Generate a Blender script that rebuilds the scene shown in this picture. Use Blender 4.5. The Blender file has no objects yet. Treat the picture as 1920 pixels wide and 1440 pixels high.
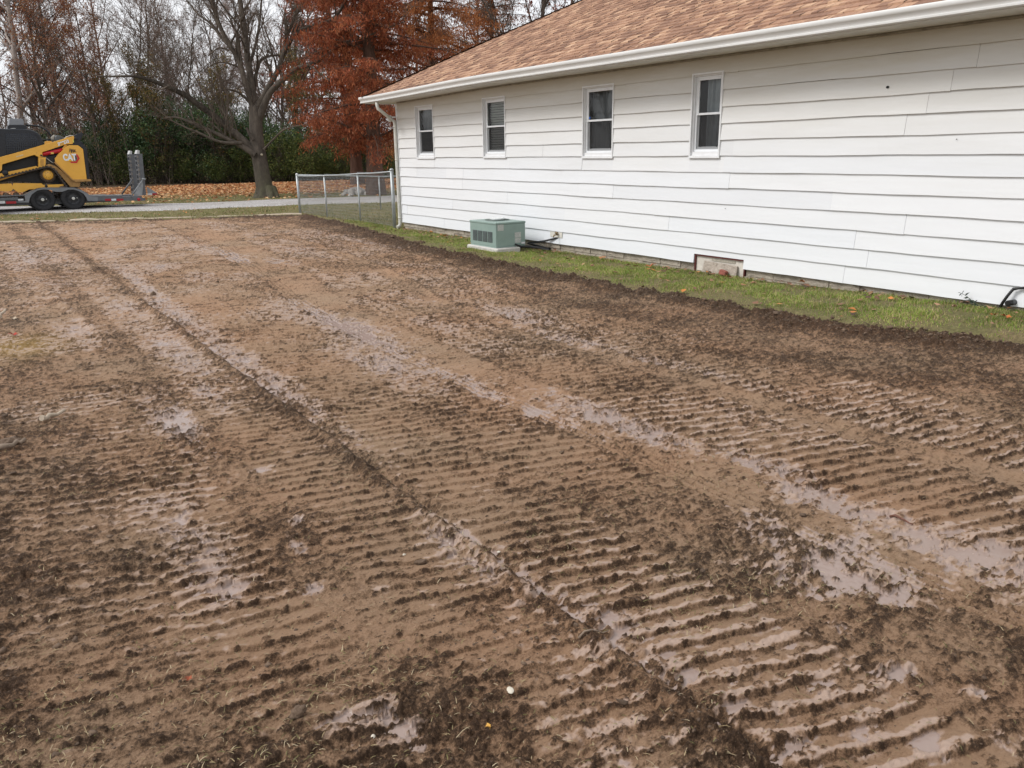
import bpy, math, random
import numpy as np
import os
from mathutils import Vector, Matrix

random.seed(7)
RNG = np.random.default_rng(11)
sc = bpy.context.scene
COL = sc.collection
PI = math.pi

# ------------------------------------------------------------------ camera
F, YAW, PITCH, ROLL, HC = 1482.64, 0.592839, 0.285971, -0.0152560, 1.66
def cam_axes():
    cy, sy = math.cos(YAW), math.sin(YAW); cp, sp = math.cos(PITCH), math.sin(PITCH)
    fw = np.array([sy*cp, cy*cp, -sp]); rt = np.array([cy, -sy, 0.]); up = np.cross(rt, fw)
    cr, sr = math.cos(ROLL), math.sin(ROLL)
    return cr*rt+sr*up, -sr*rt+cr*up, fw
CR, CU, CF = cam_axes()
def ray(x, y): return (x-960)/F*CR-(y-720)/F*CU+CF
def G(x, y, z=0.):
    d = ray(x, y); t = (z-HC)/d[2]; return (float(d[0]*t), float(d[1]*t))
def WP(x, y, X=8.30):                      # point of a plane X = const
    d = ray(x, y); t = X/d[0]; return (float(d[1]*t), float(d[2]*t+HC))
def AT(x, y, dep):                         # point at a distance along the view axis
    d = ray(x, y); return np.array([d[0]*dep, d[1]*dep, d[2]*dep+HC])
cd = bpy.data.cameras.new('camera'); cam = bpy.data.objects.new('camera', cd); COL.objects.link(cam)
cam.matrix_world = Matrix(((CR[0], CU[0], -CF[0], 0), (CR[1], CU[1], -CF[1], 0), (CR[2], CU[2], -CF[2], HC), (0, 0, 0, 1)))
cd.sensor_width = 36; cd.lens = F/1920*36; cd.clip_end = 2000; cd.clip_start = 0.05
sc.camera = cam

# ------------------------------------------------------------------ world, sun
SUN_EL, SUN_AZ = math.radians(46), math.radians(-66)    # azimuth from +Y towards +X
w = bpy.data.worlds.new("World"); sc.world = w; w.use_nodes = True
nt = w.node_tree; nt.nodes.clear()
out = nt.nodes.new('ShaderNodeOutputWorld'); bg = nt.nodes.new('ShaderNodeBackground')
sky = nt.nodes.new('ShaderNodeTexSky'); sky.sky_type = 'NISHITA'; sky.sun_disc = False
sky.sun_elevation = SUN_EL; sky.sun_rotation = SUN_AZ; sky.dust_density = 3; sky.air_density = 1.0
tc = nt.nodes.new('ShaderNodeTexCoord'); nz = nt.nodes.new('ShaderNodeTexNoise')
nz.inputs['Scale'].default_value = 2.2; nz.inputs['Detail'].default_value = 5
mp = nt.nodes.new('ShaderNodeMapping'); mp.inputs['Scale'].default_value = (1, 1, 3)
rp = nt.nodes.new('ShaderNodeValToRGB')
rp.color_ramp.elements[0].position = .3; rp.color_ramp.elements[0].color = (8.7, 8.85, 9.2, 1)
rp.color_ramp.elements[1].position = .7; rp.color_ramp.elements[1].color = (10.3, 10.35, 10.5, 1)
mx = nt.nodes.new('ShaderNodeMixRGB'); mx.inputs[0].default_value = .9
nt.links.new(tc.outputs['Generated'], mp.inputs[0]); nt.links.new(mp.outputs[0], nz.inputs['Vector'])
nt.links.new(nz.outputs[0], rp.inputs[0])
nt.links.new(sky.outputs[0], mx.inputs[1]); nt.links.new(rp.outputs[0], mx.inputs[2])
nt.links.new(mx.outputs[0], bg.inputs[0]); bg.inputs[1].default_value = .073
nt.links.new(bg.outputs[0], out.inputs[0])
sl = bpy.data.lights.new('sun', 'SUN'); so = bpy.data.objects.new('sun', sl); COL.objects.link(so)
sl.energy = 1.5; sl.angle = math.radians(18); sl.color = (1, .975, .94)
sd_ = Vector((math.sin(SUN_AZ)*math.cos(SUN_EL), math.cos(SUN_AZ)*math.cos(SUN_EL), math.sin(SUN_EL)))
so.rotation_euler = sd_.to_track_quat('Z', 'Y').to_euler(); so.location = (-10, -4, 20)
sc.view_settings.view_transform = 'Standard'; sc.view_settings.look = 'None'
sc.view_settings.exposure = 0.64; sc.view_settings.gamma = 1

# ------------------------------------------------------------------ material helpers
def new_mat(name):
    m = bpy.data.materials.new(name); m.use_nodes = True
    nt = m.node_tree; return m, nt, nt.nodes['Principled BSDF']
def N(nt, t, **kw):
    n = nt.nodes.new(t)
    for k, v in kw.items():
        if k.startswith('i_'): n.inputs[k[2:].replace('_', ' ')].default_value = v
        else: setattr(n, k, v)
    return n
def ramp(nt, src, stops, interp='LINEAR'):
    r = nt.nodes.new('ShaderNodeValToRGB'); cr = r.color_ramp; cr.interpolation = interp
    while len(cr.elements) < len(stops): cr.elements.new(.5)
    for e, (p, c) in zip(cr.elements, stops):
        e.position = p; e.color = (c[0], c[1], c[2], 1) if isinstance(c, (tuple, list)) else (c, c, c, 1)
    nt.links.new(src, r.inputs[0]); return r.outputs[0]
def mix(nt, f, a, b, mode='MIX'):
    m = nt.nodes.new('ShaderNodeMixRGB'); m.blend_type = mode
    for i, v in ((0, f), (1, a), (2, b)):
        if isinstance(v, bpy.types.NodeSocket): nt.links.new(v, m.inputs[i])
        elif i == 0: m.inputs[0].default_value = v
        else: m.inputs[i].default_value = (v[0], v[1], v[2], 1)
    return m.outputs[0]
def math_(nt, op, a, b=None, clamp=False):
    m = nt.nodes.new('ShaderNodeMath'); m.operation = op; m.use_clamp = clamp
    for i, v in ((0, a), (1, b)):
        if v is None: continue
        if isinstance(v, bpy.types.NodeSocket): nt.links.new(v, m.inputs[i])
        else: m.inputs[i].default_value = v
    return m.outputs[0]
def noise(nt, scale, detail=4, rough=.6, vec=None, dist=0):
    n = N(nt, 'ShaderNodeTexNoise'); n.inputs['Scale'].default_value = scale; n.inputs['Detail'].default_value = detail
    n.inputs['Roughness'].default_value = rough; n.inputs['Distortion'].default_value = dist
    if vec is not None: nt.links.new(vec, n.inputs['Vector'])
    return n.outputs[0]
def objco(nt, scale=(1, 1, 1)):
    t = N(nt, 'ShaderNodeTexCoord'); m = N(nt, 'ShaderNodeMapping'); m.inputs['Scale'].default_value = scale
    nt.links.new(t.outputs['Object'], m.inputs[0]); return m.outputs[0]
def bump(nt, p, h, strength, dist):
    b = N(nt, 'ShaderNodeBump'); b.inputs['Strength'].default_value = strength; b.inputs['Distance'].default_value = dist
    nt.links.new(h, b.inputs['Height']); nt.links.new(b.outputs[0], p.inputs['Normal']); return b
def simple(name, c, rough=.5, metal=0., var=.15, scale=8., bmp=0., spec=.5):
    """base colour with noise wear in both colour and gloss"""
    m, nt, p = new_mat(name); v = objco(nt)
    n = noise(nt, scale, 6, .65, v)
    lo = [x*(1-var) for x in c]; hi = [min(1, x*(1+var)) for x in c]
    nt.links.new(ramp(nt, n, [(.3, lo), (.7, hi)]), p.inputs['Base Color'])
    nt.links.new(ramp(nt, noise(nt, scale*2.3, 4, .6, v), [(.3, rough*.8), (.7, min(1, rough*1.2))]), p.inputs['Roughness'])
    p.inputs['Metallic'].default_value = metal; p.inputs['Specular IOR Level'].default_value = spec
    if bmp: bump(nt, p, noise(nt, scale*6, 5, .6, v), bmp, .01)
    return m
def island(name, stops, rough=.6, trans=0., spec=.3, interp='LINEAR', var=.25, vscale=3.):
    """one colour per loose piece (leaf, blade, shingle) picked at random"""
    m, nt, p = new_mat(name); g = N(nt, 'ShaderNodeNewGeometry')
    c = ramp(nt, g.outputs['Random Per Island'], stops, interp)
    v = objco(nt); n = ramp(nt, noise(nt, vscale, 3, .6, v), [(.3, 1-var), (.7, 1+var)])
    c = mix(nt, 1., c, n, 'MULTIPLY')
    nt.links.new(c, p.inputs['Base Color']); p.inputs['Roughness'].default_value = rough
    p.inputs['Specular IOR Level'].default_value = spec
    if trans:
        t = N(nt, 'ShaderNodeBsdfTranslucent'); nt.links.new(c, t.inputs[0]); s = N(nt, 'ShaderNodeMixShader')
        s.inputs[0].default_value = trans; o = nt.nodes['Material Output']
        nt.links.new(p.outputs[0], s.inputs[1]); nt.links.new(t.outputs[0], s.inputs[2]); nt.links.new(s.outputs[0], o.inputs[0])
    return m

# ------------------------------------------------------------------ mesh helpers
def link(o, parent=None):
    COL.objects.link(o)
    if parent is not None: o.parent = parent
    return o
def np_mesh(name, V, Q, mat, parent=None, smooth=False, attrs=None, T=None):
    """mesh from arrays: quads Q (n,4), optional triangles T (m,3)"""
    me = bpy.data.meshes.new(name); V = np.asarray(V, np.float32)
    Q = np.asarray(Q, np.int32).reshape(-1, 4) if Q is not None else np.zeros((0, 4), np.int32)
    T = np.asarray(T, np.int32).reshape(-1, 3) if T is not None else np.zeros((0, 3), np.int32)
    me.vertices.add(len(V)); me.vertices.foreach_set('co', V.ravel())
    me.loops.add(Q.size+T.size); me.loops.foreach_set('vertex_index', np.concatenate([Q.ravel(), T.ravel()]))
    me.polygons.add(len(Q)+len(T))
    ls = np.concatenate([np.arange(len(Q))*4, Q.size+np.arange(len(T))*3]).astype(np.int32)
    me.polygons.foreach_set('loop_start', ls)
    me.polygons.foreach_set('loop_total', np.concatenate([np.full(len(Q), 4), np.full(len(T), 3)]).astype(np.int32))
    if smooth: me.polygons.foreach_set('use_smooth', np.ones(len(Q)+len(T), bool))
    me.update(calc_edges=True)
    if attrs:
        for k, a in attrs.items():
            at = me.attributes.new(k, 'FLOAT', 'POINT'); at.data.foreach_set('value', np.asarray(a, np.float32))
    me.materials.append(mat)
    return link(bpy.data.objects.new(name, me), parent)
class MB:
    def __init__(s): s.v = []; s.f = []; s.sm = []
    def add(s, vs, fs, smooth=False):
        b = len(s.v); s.v += [tuple(float(c) for c in q) for q in vs]
        s.f += [tuple(b+i for i in f) for f in fs]; s.sm += [smooth]*len(fs); return s
    def box(s, a, b, ch=0.):
        x0, y0, z0 = a; x1, y1, z1 = b
        if ch <= 0:
            vs = [(x0, y0, z0), (x1, y0, z0), (x1, y1, z0), (x0, y1, z0), (x0, y0, z1), (x1, y0, z1), (x1, y1, z1), (x0, y1, z1)]
            return s.add(vs, [(3, 2, 1, 0), (4, 5, 6, 7), (0, 1, 5, 4), (1, 2, 6, 5), (2, 3, 7, 6), (3, 0, 4, 7)])
        # chamfered box
        c = ch; P = []
        for (z, i) in ((z0, c), (z0+c, 0), (z1-c, 0), (z1, c)):
            k = i if i else 0; q = c if not i else c+0
            xa, xb, ya, yb = x0+k, x1-k, y0+k, y1-k
            P += [(xa+c, ya, z), (xb-c, ya, z), (xb, ya+c, z), (xb, yb-c, z), (xb-c, yb, z), (xa+c, yb, z), (xa, yb-c, z), (xa, ya+c, z)]
        fs = [tuple(range(7, -1, -1)), tuple(range(24, 32))]
        for L in range(3):
            for j in range(8): fs.append((L*8+j, L*8+(j+1) % 8, L*8+8+(j+1) % 8, L*8+8+j))
        return s.add(P, fs)
    def prism(s, poly, y0, y1):               # polygon in (x, z), extruded along y
        n = len(poly)
        vs = [(p[0], y0, p[1]) for p in poly]+[(p[0], y1, p[1]) for p in poly]
        fs = [tuple(range(n)), tuple(range(2*n-1, n-1, -1))]+[(i, i+n, (i+1) % n+n, (i+1) % n) for i in range(n)]
        return s.add(vs, fs)
    def tube(s, pts, r, n=10, cap=True):
        pts = [Vector(p) for p in pts]; rs = r if isinstance(r, (list, tuple)) else [r]*len(pts)
        vs = []; fs = []; u = None
        for i, p in enumerate(pts):
            d = (pts[min(i+1, len(pts)-1)]-pts[max(i-1, 0)]).normalized()
            if u is None: u = d.orthogonal().normalized()
            u = (u-d*u.dot(d)).normalized(); v = d.cross(u)
            for k in range(n):
                a = 2*PI*k/n; vs.append(p+(u*math.cos(a)+v*math.sin(a))*rs[i])
        for i in range(len(pts)-1):
            for k in range(n): fs.append((i*n+k, i*n+(k+1) % n, (i+1)*n+(k+1) % n, (i+1)*n+k))
        s.add(vs, fs, True)
        if cap:
            b = len(s.v)-len(vs); s.f += [tuple(b+k for k in range(n-1, -1, -1)), tuple(b+(len(pts)-1)*n+k for k in range(n))]; s.sm += [False]*2
        return s
    def lathe(s, prof, c, n=32, smooth=True):  # profile (radius, y) revolved about an axis along y through c=(x,z)
        vs = []; fs = []; m = len(prof)
        for k in range(n):
            a = 2*PI*k/n
            for (r, y) in prof: vs.append((c[0]+r*math.cos(a), y, c[1]+r*math.sin(a)))
        for k in range(n):
            for j in range(m-1):
                a, b = k*m+j, ((k+1) % n)*m+j; fs.append((a, a+1, b+1, b))
        return s.add(vs, fs, smooth)
    def build(s, name, mat, parent=None, bevel=0.):
        me = bpy.data.meshes.new(name); me.from_pydata(s.v, [], s.f); me.validate()
        if len(me.polygons) == len(s.sm): me.polygons.foreach_set('use_smooth', s.sm)
        me.materials.append(mat); o = link(bpy.data.objects.new(name, me), parent)
        if bevel:
            b = o.modifiers.new('bevel', 'BEVEL'); b.width = bevel; b.segments = 2; b.limit_method = 'ANGLE'
        return o
def tag(o, label=None, cat=None, group=None, kind=None):
    if label: o['label'] = label
    if cat: o['category'] = cat
    if group: o['group'] = group
    if kind: o['kind'] = kind
    return o
def empty(name, loc=(0, 0, 0), rz=0.):
    o = bpy.data.objects.new(name, None); o.location = loc; o.rotation_euler.z = rz; o.empty_display_size = .3
    return link(o)

# ------------------------------------------------------------------ numpy noise
def hsh(ix, iy, seed):
    h = (ix.astype(np.int64)*374761393+iy.astype(np.int64)*668265263+seed*982451653) & 0xffffffff
    h = ((h ^ (h >> 13))*1274126177) & 0xffffffff
    h = ((h ^ (h >> 16))*2246822519) & 0xffffffff
    return ((h ^ (h >> 15)) & 0xffffff).astype(np.float32)/16777215.
def vn(x, y, seed=0):
    ix = np.floor(x); iy = np.floor(y); fx = (x-ix).astype(np.float32); fy = (y-iy).astype(np.float32)
    fx = fx*fx*fx*(fx*(fx*6-15)+10); fy = fy*fy*fy*(fy*(fy*6-15)+10)
    a = hsh(ix, iy, seed); b = hsh(ix+1, iy, seed); c = hsh(ix, iy+1, seed); d = hsh(ix+1, iy+1, seed)
    return (a+(b-a)*fx+(c-a)*fy+(a-b-c+d)*fx*fy)*2-1
def fbm(x, y, s, seed=0, o=4, g=.5, rid=False):
    r = 0; a = 1.; t = 0; x = x/s; y = y/s
    for i in range(o):
        ca, sa = math.cos(i*1.1+.4), math.sin(i*1.1+.4)
        n = vn((x*ca-y*sa)*2**i+17.3*i, (x*sa+y*ca)*2**i-9.1*i, seed+i*7)
        if rid: n = 1-2*np.abs(n)
        r = r+n*a; t += a; a *= g
    return r/t
def sstep(a, b, x):
    t = np.clip((x-a)/(b-a), 0, 1); return t*t*(3-2*t)

# ------------------------------------------------------------------ where the mud ends
KA, KB = G(0, 419), G(560, 403.5)
def y_far(x): return KA[1]+(x-KA[0])*(KB[1]-KA[1])/(KB[0]-KA[0])
EY = [-6, 0, 1.8, 3.1, 4.3, 5.7, 7.5, 9.64, 12.2, 15.5, 18, 21, 24]
EX = [8.2, 7.9, 7.55, 7.28, 6.98, 6.86, 6.75, 6.78, 6.9, 7.35, 7.75, 8.0, 8.3]
def sd_mud(x, y):                           # > 0 inside the mud
    a = np.interp(y, EY, EX)-x+.16*fbm(x, y, .7, 5, 3)+.11*fbm(x, y, .16, 6, 3)
    b = y_far(x)-.15-y+.06*fbm(x, y, .5, 8, 3)
    return np.minimum(a, b)
def z_ground(x, y):                         # lawn level
    s = sd_mud(x, y)
    base = .022+.015*fbm(x, y, 2.5, 31, 3)-.02*sstep(7.2, 7.9, x)*(y < 18)+.075*sstep(7.0, 3.2, y)*sstep(6.8, 7.9, x)+.02*sstep(11, 7, y)*sstep(6.8, 7.9, x)
    base = base+.5*sstep(52, 90, y)+.03*fbm(x, y, 7., 33, 2)*sstep(24, 30, y)
    return base*(1-sstep(-.02, .22, s))-.14*sstep(-.02, .22, s)
# ------------------------------------------------------------------ the mud field: a height field of track prints
def drift(x, y):
    return np.clip((x-1.6)/2.6, 0, 1.15)*np.interp(y, [5, 8, 11, 15, 20, 30], [0, .12, .7, 1.05, 1.25, 1.5])
#          xs0   xs1   amp   pitch slope crumb
STRIPS = [(-12, -.78, .010, .110, .10, .8), (-.8, -.06, .014, .104, .16, .7), (-.08, .41, .013, .100, .18, .55), (.40, .86, .020, .098, .17, .30),
          (.86, 1.10, .004, .104, .2, .75), (1.10, 1.55, .015, .098, .24, .35), (1.68, 2.22, .020, .101, .26, .22),
          (2.22, 2.80, .021, .101, .29, .28), (2.82, 3.02, .0, .05, .0, .25), (3.02, 3.34, .006, .101, .2, .20),
          (3.36, 3.80, .021, .110, .24, .3), (3.80, 4.12, .018, .110, .25, .5), (4.12, 4.34, .0, .110, .0, .5), (4.36, 4.82, .017, .108, .16, .6),
          (4.82, 5.25, .014, .108, .2, .7), (5.28, 5.85, .006, .110, .3, 1.), (5.9, 9.5, .003, .110, .3, .9)]
PUD = [  # photo x, y, half-width across, half-length along, strength
    (330, 790, .14, .75, 1.15), (150, 618, .28, .8, .8), (230, 580, .30, 1.6, .6), (330, 660, .22, 1.4, .9), (380, 730, .18, .6, .7),
    (60, 480, .5, 2.0, 1.), (90, 535, .6, 1.0, .7), (260, 530, .13, 3.0, 1.), (330, 590, .14, 1.8, .95), (470, 690, .16, 1.4, 1.), (560, 750, .14, 1.0, .9),
    (640, 610, .28, 1.4, 1.2), (720, 680, .26, .9, 1.), (880, 720, .14, 1.0, .8), (1010, 760, .30, .6, .7), (1120, 775, .18, .6, 1.2), (1220, 815, .17, .35, 1.25),
    (970, 590, .30, .7, 1.), (1060, 635, .12, .8, 1.), (1200, 670, .12, .7, .9), (1330, 700, .12, .5, .8), (1130, 650, .1, 1., .7),
    (1430, 870, .14, .3, 1.0), (1520, 930, .15, .22, 1.2), (1640, 970, .16, .25, 1.35), (1740, 1010, .2, .16, 1.35), (1830, 1050, .28, .15, 1.7), (1890, 1085, .2, .12, 1.5),
    (1450, 1000, .2, .22, .9), (1540, 1060, .26, .22, 1.25), (1660, 1090, .16, .15, 1.25), (1480, 1040, .2, .1, 1.1), (1600, 1020, .2, .1, 1.0),
    (860, 1020, .12, .25, 1.1), (940, 1070, .10, .2, 1.), (1010, 1120, .12, .14, 1.), (1150, 1170, .1, .16, 1.), (1230, 1240, .10, .10, 1.1), (1140, 1220, .1, .05, .9),
    (710, 1340, .09, .06, 1.25), (640, 1360, .08, .06, 1.15), (760, 1370, .07, .05, 1.1), (590, 1105, .05, .05, 1.1), (700, 1100, .06, .04, .9),
    (360, 1020, .16, .55, .95), (420, 1100, .1, .2, .9), (300, 950, .12, .3, .7), (490, 880, .05, .05, 1.1), (560, 980, .05, .05, 1.1), (560, 1030, .04, .09, 1.),
    (1290, 1265, .08, .05, 1.1), (1370, 1330, .1, .06, 1.2), (1490, 1390, .1, .05, 1.3), (1560, 1300, .07, .06, 1.), (1680, 1260, .08, .05, 1.1), (1750, 1400, .1, .05, 1.), (1830, 1300, .05, .04, 1.1), (1620, 1370, .1, .05, .9), (1900, 1390, .07, .05, 1.),
    (1570, 1170, .05, .04, 1.1), (1710, 1260, .05, .05, 1.1), (560, 470, .6, 1.1, .7), (540, 455, .5, .8, .6), (620, 440, .5, 1.2, .8), (690, 455, .16, 2.5, 1.), (900, 490, .2, 1.2, .7), (400, 470, .3, 1.6, .7),
    (200, 440, .6, 1.2, .6), (330, 450, .4, 1.2, .6), (440, 480, .3, 1.0, .8), (520, 490, .3, .8, .8), (300, 500, .35, .6, .8), (380, 520, .3, .6, .8), (120, 500, .3, 1.2, .6), (220, 475, .3, 1., .7), (480, 440, .5, 1., .6), (860, 520, .2, .8, .5), (780, 560, .2, .6, .6), (820, 610, .2, .5, .6)]
def mud_height(x, y):
    xs = x-drift(x, y)+.02*fbm(x, y, .8, 41, 2)
    n1 = fbm(x, y, 1.3, 1, 3); h = .014*n1
    crumb = np.zeros_like(x)+.75; face_ = np.zeros_like(x); top_ = np.zeros_like(x); inl = np.zeros_like(x)
    ex = .034*fbm(x, y, .12, 2, 3)+.02*fbm(x, y, .5, 4, 2)
    wear = sstep(-.9, .2, fbm(x, y, .6, 3, 3)); brkn = fbm(x, y, .09, 44, 3, .6); rag = fbm(x, y, .045, 43, 3, .6)
    w1 = .020*fbm(x, y, .15, 9, 3)+.030*fbm(x, y, .8, 10, 2)
    near = 1.+.12*sstep(4, 2, y)
    for (a, b, A, p, sl, c) in STRIPS:
        m = sstep(a-.02, a+.03, xs+ex)*(1-sstep(b-.03, b+.02, xs+ex))
        if a == 2.22: k_ = sstep(2.0, 3.4, y+.5*w1*10); A = A*(.15+.85*k_); c = c+.62*(1-k_)
        ph = (y+sl*x+w1)/p+a*3.7
        u = ph-np.floor(ph)+.13*rag                        # u grows away from the camera
        cr = sstep(-.02, .15, u)*(1-.22*sstep(.15, .45, u))*(1-sstep(.36, .98, u))
        ok = .45+.55*sstep(-.8, .1, brkn)
        Am = A*m*(.5+.5*wear)*near
        h = h+(cr*ok-.40)*Am*1.0
        w_ok = (.35+.65*wear)*np.minimum(1., A/.016)
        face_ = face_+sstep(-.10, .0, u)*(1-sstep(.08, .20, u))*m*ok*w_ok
        top_ = top_+sstep(.08, .16, u)*(1-sstep(.34, .60, u+.15*brkn))*m*w_ok
        crumb = crumb*(1-m)+m*(c*.85+.06); inl = inl+m*(A > .01)
    def line(x0, wd, hh, sd=0): return hh*np.exp(-((xs-x0+.012*fbm(x, y, .3, 50+sd, 2))/wd)**2)
    brk = .45+.8*np.clip(fbm(x, y, .3, 60, 3)+.3, 0, 1)
    h = h+line(1.575, .030, .024)*brk+line(1.635, .022, -.016)+line(1.60, .10, .006)
    h = h+line(4.34, .03, .012, 3)*brk+line(4.24, .05, -.007)+line(5.26, .05, .014, 4)*brk
    tyre = ((y/.034+xs*9) % 1. > .5)*.0035
    tl = (line(2.84, .010, 1.)+line(2.885, .012, 1.)+line(2.93, .012, 1.)+line(2.975, .010, 1.))*(.6+.4*wear)
    h = h-.013*tl-line(2.91, .06, 1.)*tyre
    h = h+.025*np.exp(-((xs-.95+.06*(y-8))/.05)**2)*sstep(7.4, 8.2, y)*(1-sstep(12, 14, y))*brk
    s = sd_mud(x, y); edge = np.exp(-((s-.22)/.24)**2)
    left = sstep(.9, -.7, x+.2*fbm(x, y, .5, 91, 3))
    fore = np.exp(-((x-.75)/.55)**2-((y-1.75)/.30)**2)+np.exp(-((x-1.55)/.16)**2)*sstep(1.6, 1.3, y)
    pat = fbm(x, y, .38, 70, 4, .6)
    crumb = np.clip(crumb+.34*np.exp(-((xs-1.54)/.055)**2)+edge*1.1+.50*pat+fore*.55+.30*left, .03, 1.7)
    c0 = fbm(x, y, .055, 12, 3, .6); c3 = fbm(x, y, .020, 14, 3, .65); c4 = fbm(x, y, .034, 18, 2, .6, True)
    def terr(v, n):
        t = v*n; f = t-np.floor(t); return (np.floor(t)+sstep(.38, .62, f))/n
    fl_ = terr(fbm(x*1.0+y*.28, (y-.28*x)*1.9, .085, 21, 3, .6), 5)          # flakes lying along the ridges
    pk = sstep(.03, .27, .7*fbm(x*.8, y*1.3, .045, 22, 3, .6)+.45*fbm(x*.8, y*1.4, .017, 24, 2, .6)+.35*(crumb-.55)+.16*face_+.14*pat)
    h = h+crumb*(.0038*c0+.0060*c3+.0045*c4+.016*fl_)+.0014*c3+.0035*fl_
    h = h+pk*(.0042+.0035*c3)
    cl = np.clip(fbm(x, y, .050, 15, 2, .6)-.22, 0, 1)*sstep(.7, 1.2, crumb)
    cb = np.clip(fbm(x, y, .12, 19, 3, .55)-.20, 0, 1)*sstep(.9, 1.4, crumb)
    h = h+cl*.022+cb*.045*(.3+.7*left+edge)
    h = h+edge*(.022+.035*fbm(x, y, .20, 17, 4)+.014*c0)
    # standing water and wet smears
    P = np.zeros_like(x)
    for (px, py, a, b, st) in PUD:
        cx, cy = G(px, py); bb = b*1.25
        k = (np.abs(x-cx) < a*3) & (np.abs(y-cy) < bb*3)
        if not k.any(): continue
        v = np.zeros_like(x); v[k] = min(st, 1.25)*np.exp(-((x[k]-cx)/a)**2*.9-((y[k]-cy)/bb)**2*.9)
        P = np.maximum(P, v)
    m2 = fbm(x, y, .30, 80, 4, .6); m3 = fbm(x, y, .09, 81, 4, .65)
    lane = sstep(-.15, .55, fbm(x, y, 1.1, 84, 3)+.08)*sstep(-.3, 1.0, x+.1*y)
    bgp = (.34*lane*(.4+.6*inl)+.04*sstep(6, 13, y))*(1-.5*np.clip(crumb-.5, 0, 1))
    P = np.maximum(P, bgp)
    Pw = P*(1+.55*m2+.85*m3+.35*c3)-.30*edge-.25*left*(y < 5)-.42*pk
    h = h+np.clip(P, 0, 1)*(.0040*c3+.0050*m3+.010*fl_)
    lvl = -.0255+.0320*Pw+.014*n1
    depth = lvl-h
    px_ = np.maximum(.0008, .0004*np.hypot(x, y))
    wet = sstep(-px_, px_, depth)*(s > .15)
    # silt smears on crests and wheel lanes, wet sheen painted in as paler colour
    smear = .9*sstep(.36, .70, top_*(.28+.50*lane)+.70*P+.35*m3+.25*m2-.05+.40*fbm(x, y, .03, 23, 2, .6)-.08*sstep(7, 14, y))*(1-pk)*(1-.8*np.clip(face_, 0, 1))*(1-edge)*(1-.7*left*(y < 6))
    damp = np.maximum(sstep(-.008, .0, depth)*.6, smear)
    hw_ = -.0085+.014*n1; h = np.where(wet > .5, hw_+.12*(h-hw_), h)
    tone = .10+.36*(crumb-.30)+.30*c0*np.clip(crumb, .2, 1)+.55*c3*np.clip(crumb+.10, .2, 1)+.42*pk*(1+.6*c3)+.56*np.clip(face_, 0, 1)*(.75+.4*c3)+.2*tl+.25*cl+.2*cb+edge*.02  # camera-side ridge faces: darker soil, with their shade put into the tone
    tone = tone+.04*sstep(6, 14, y)+.09*sstep(4.9, 5.8, xs)*sstep(1.5, 3.5, y)+.02*left-.25*smear
    tone = np.clip(tone, 0, 1)
    ochre = np.exp(-((x-G(35, 650)[0])/.35)**2-((y-G(35, 650)[1])/.5)**2)
    return h, wet, tone, damp, ochre, s
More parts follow.
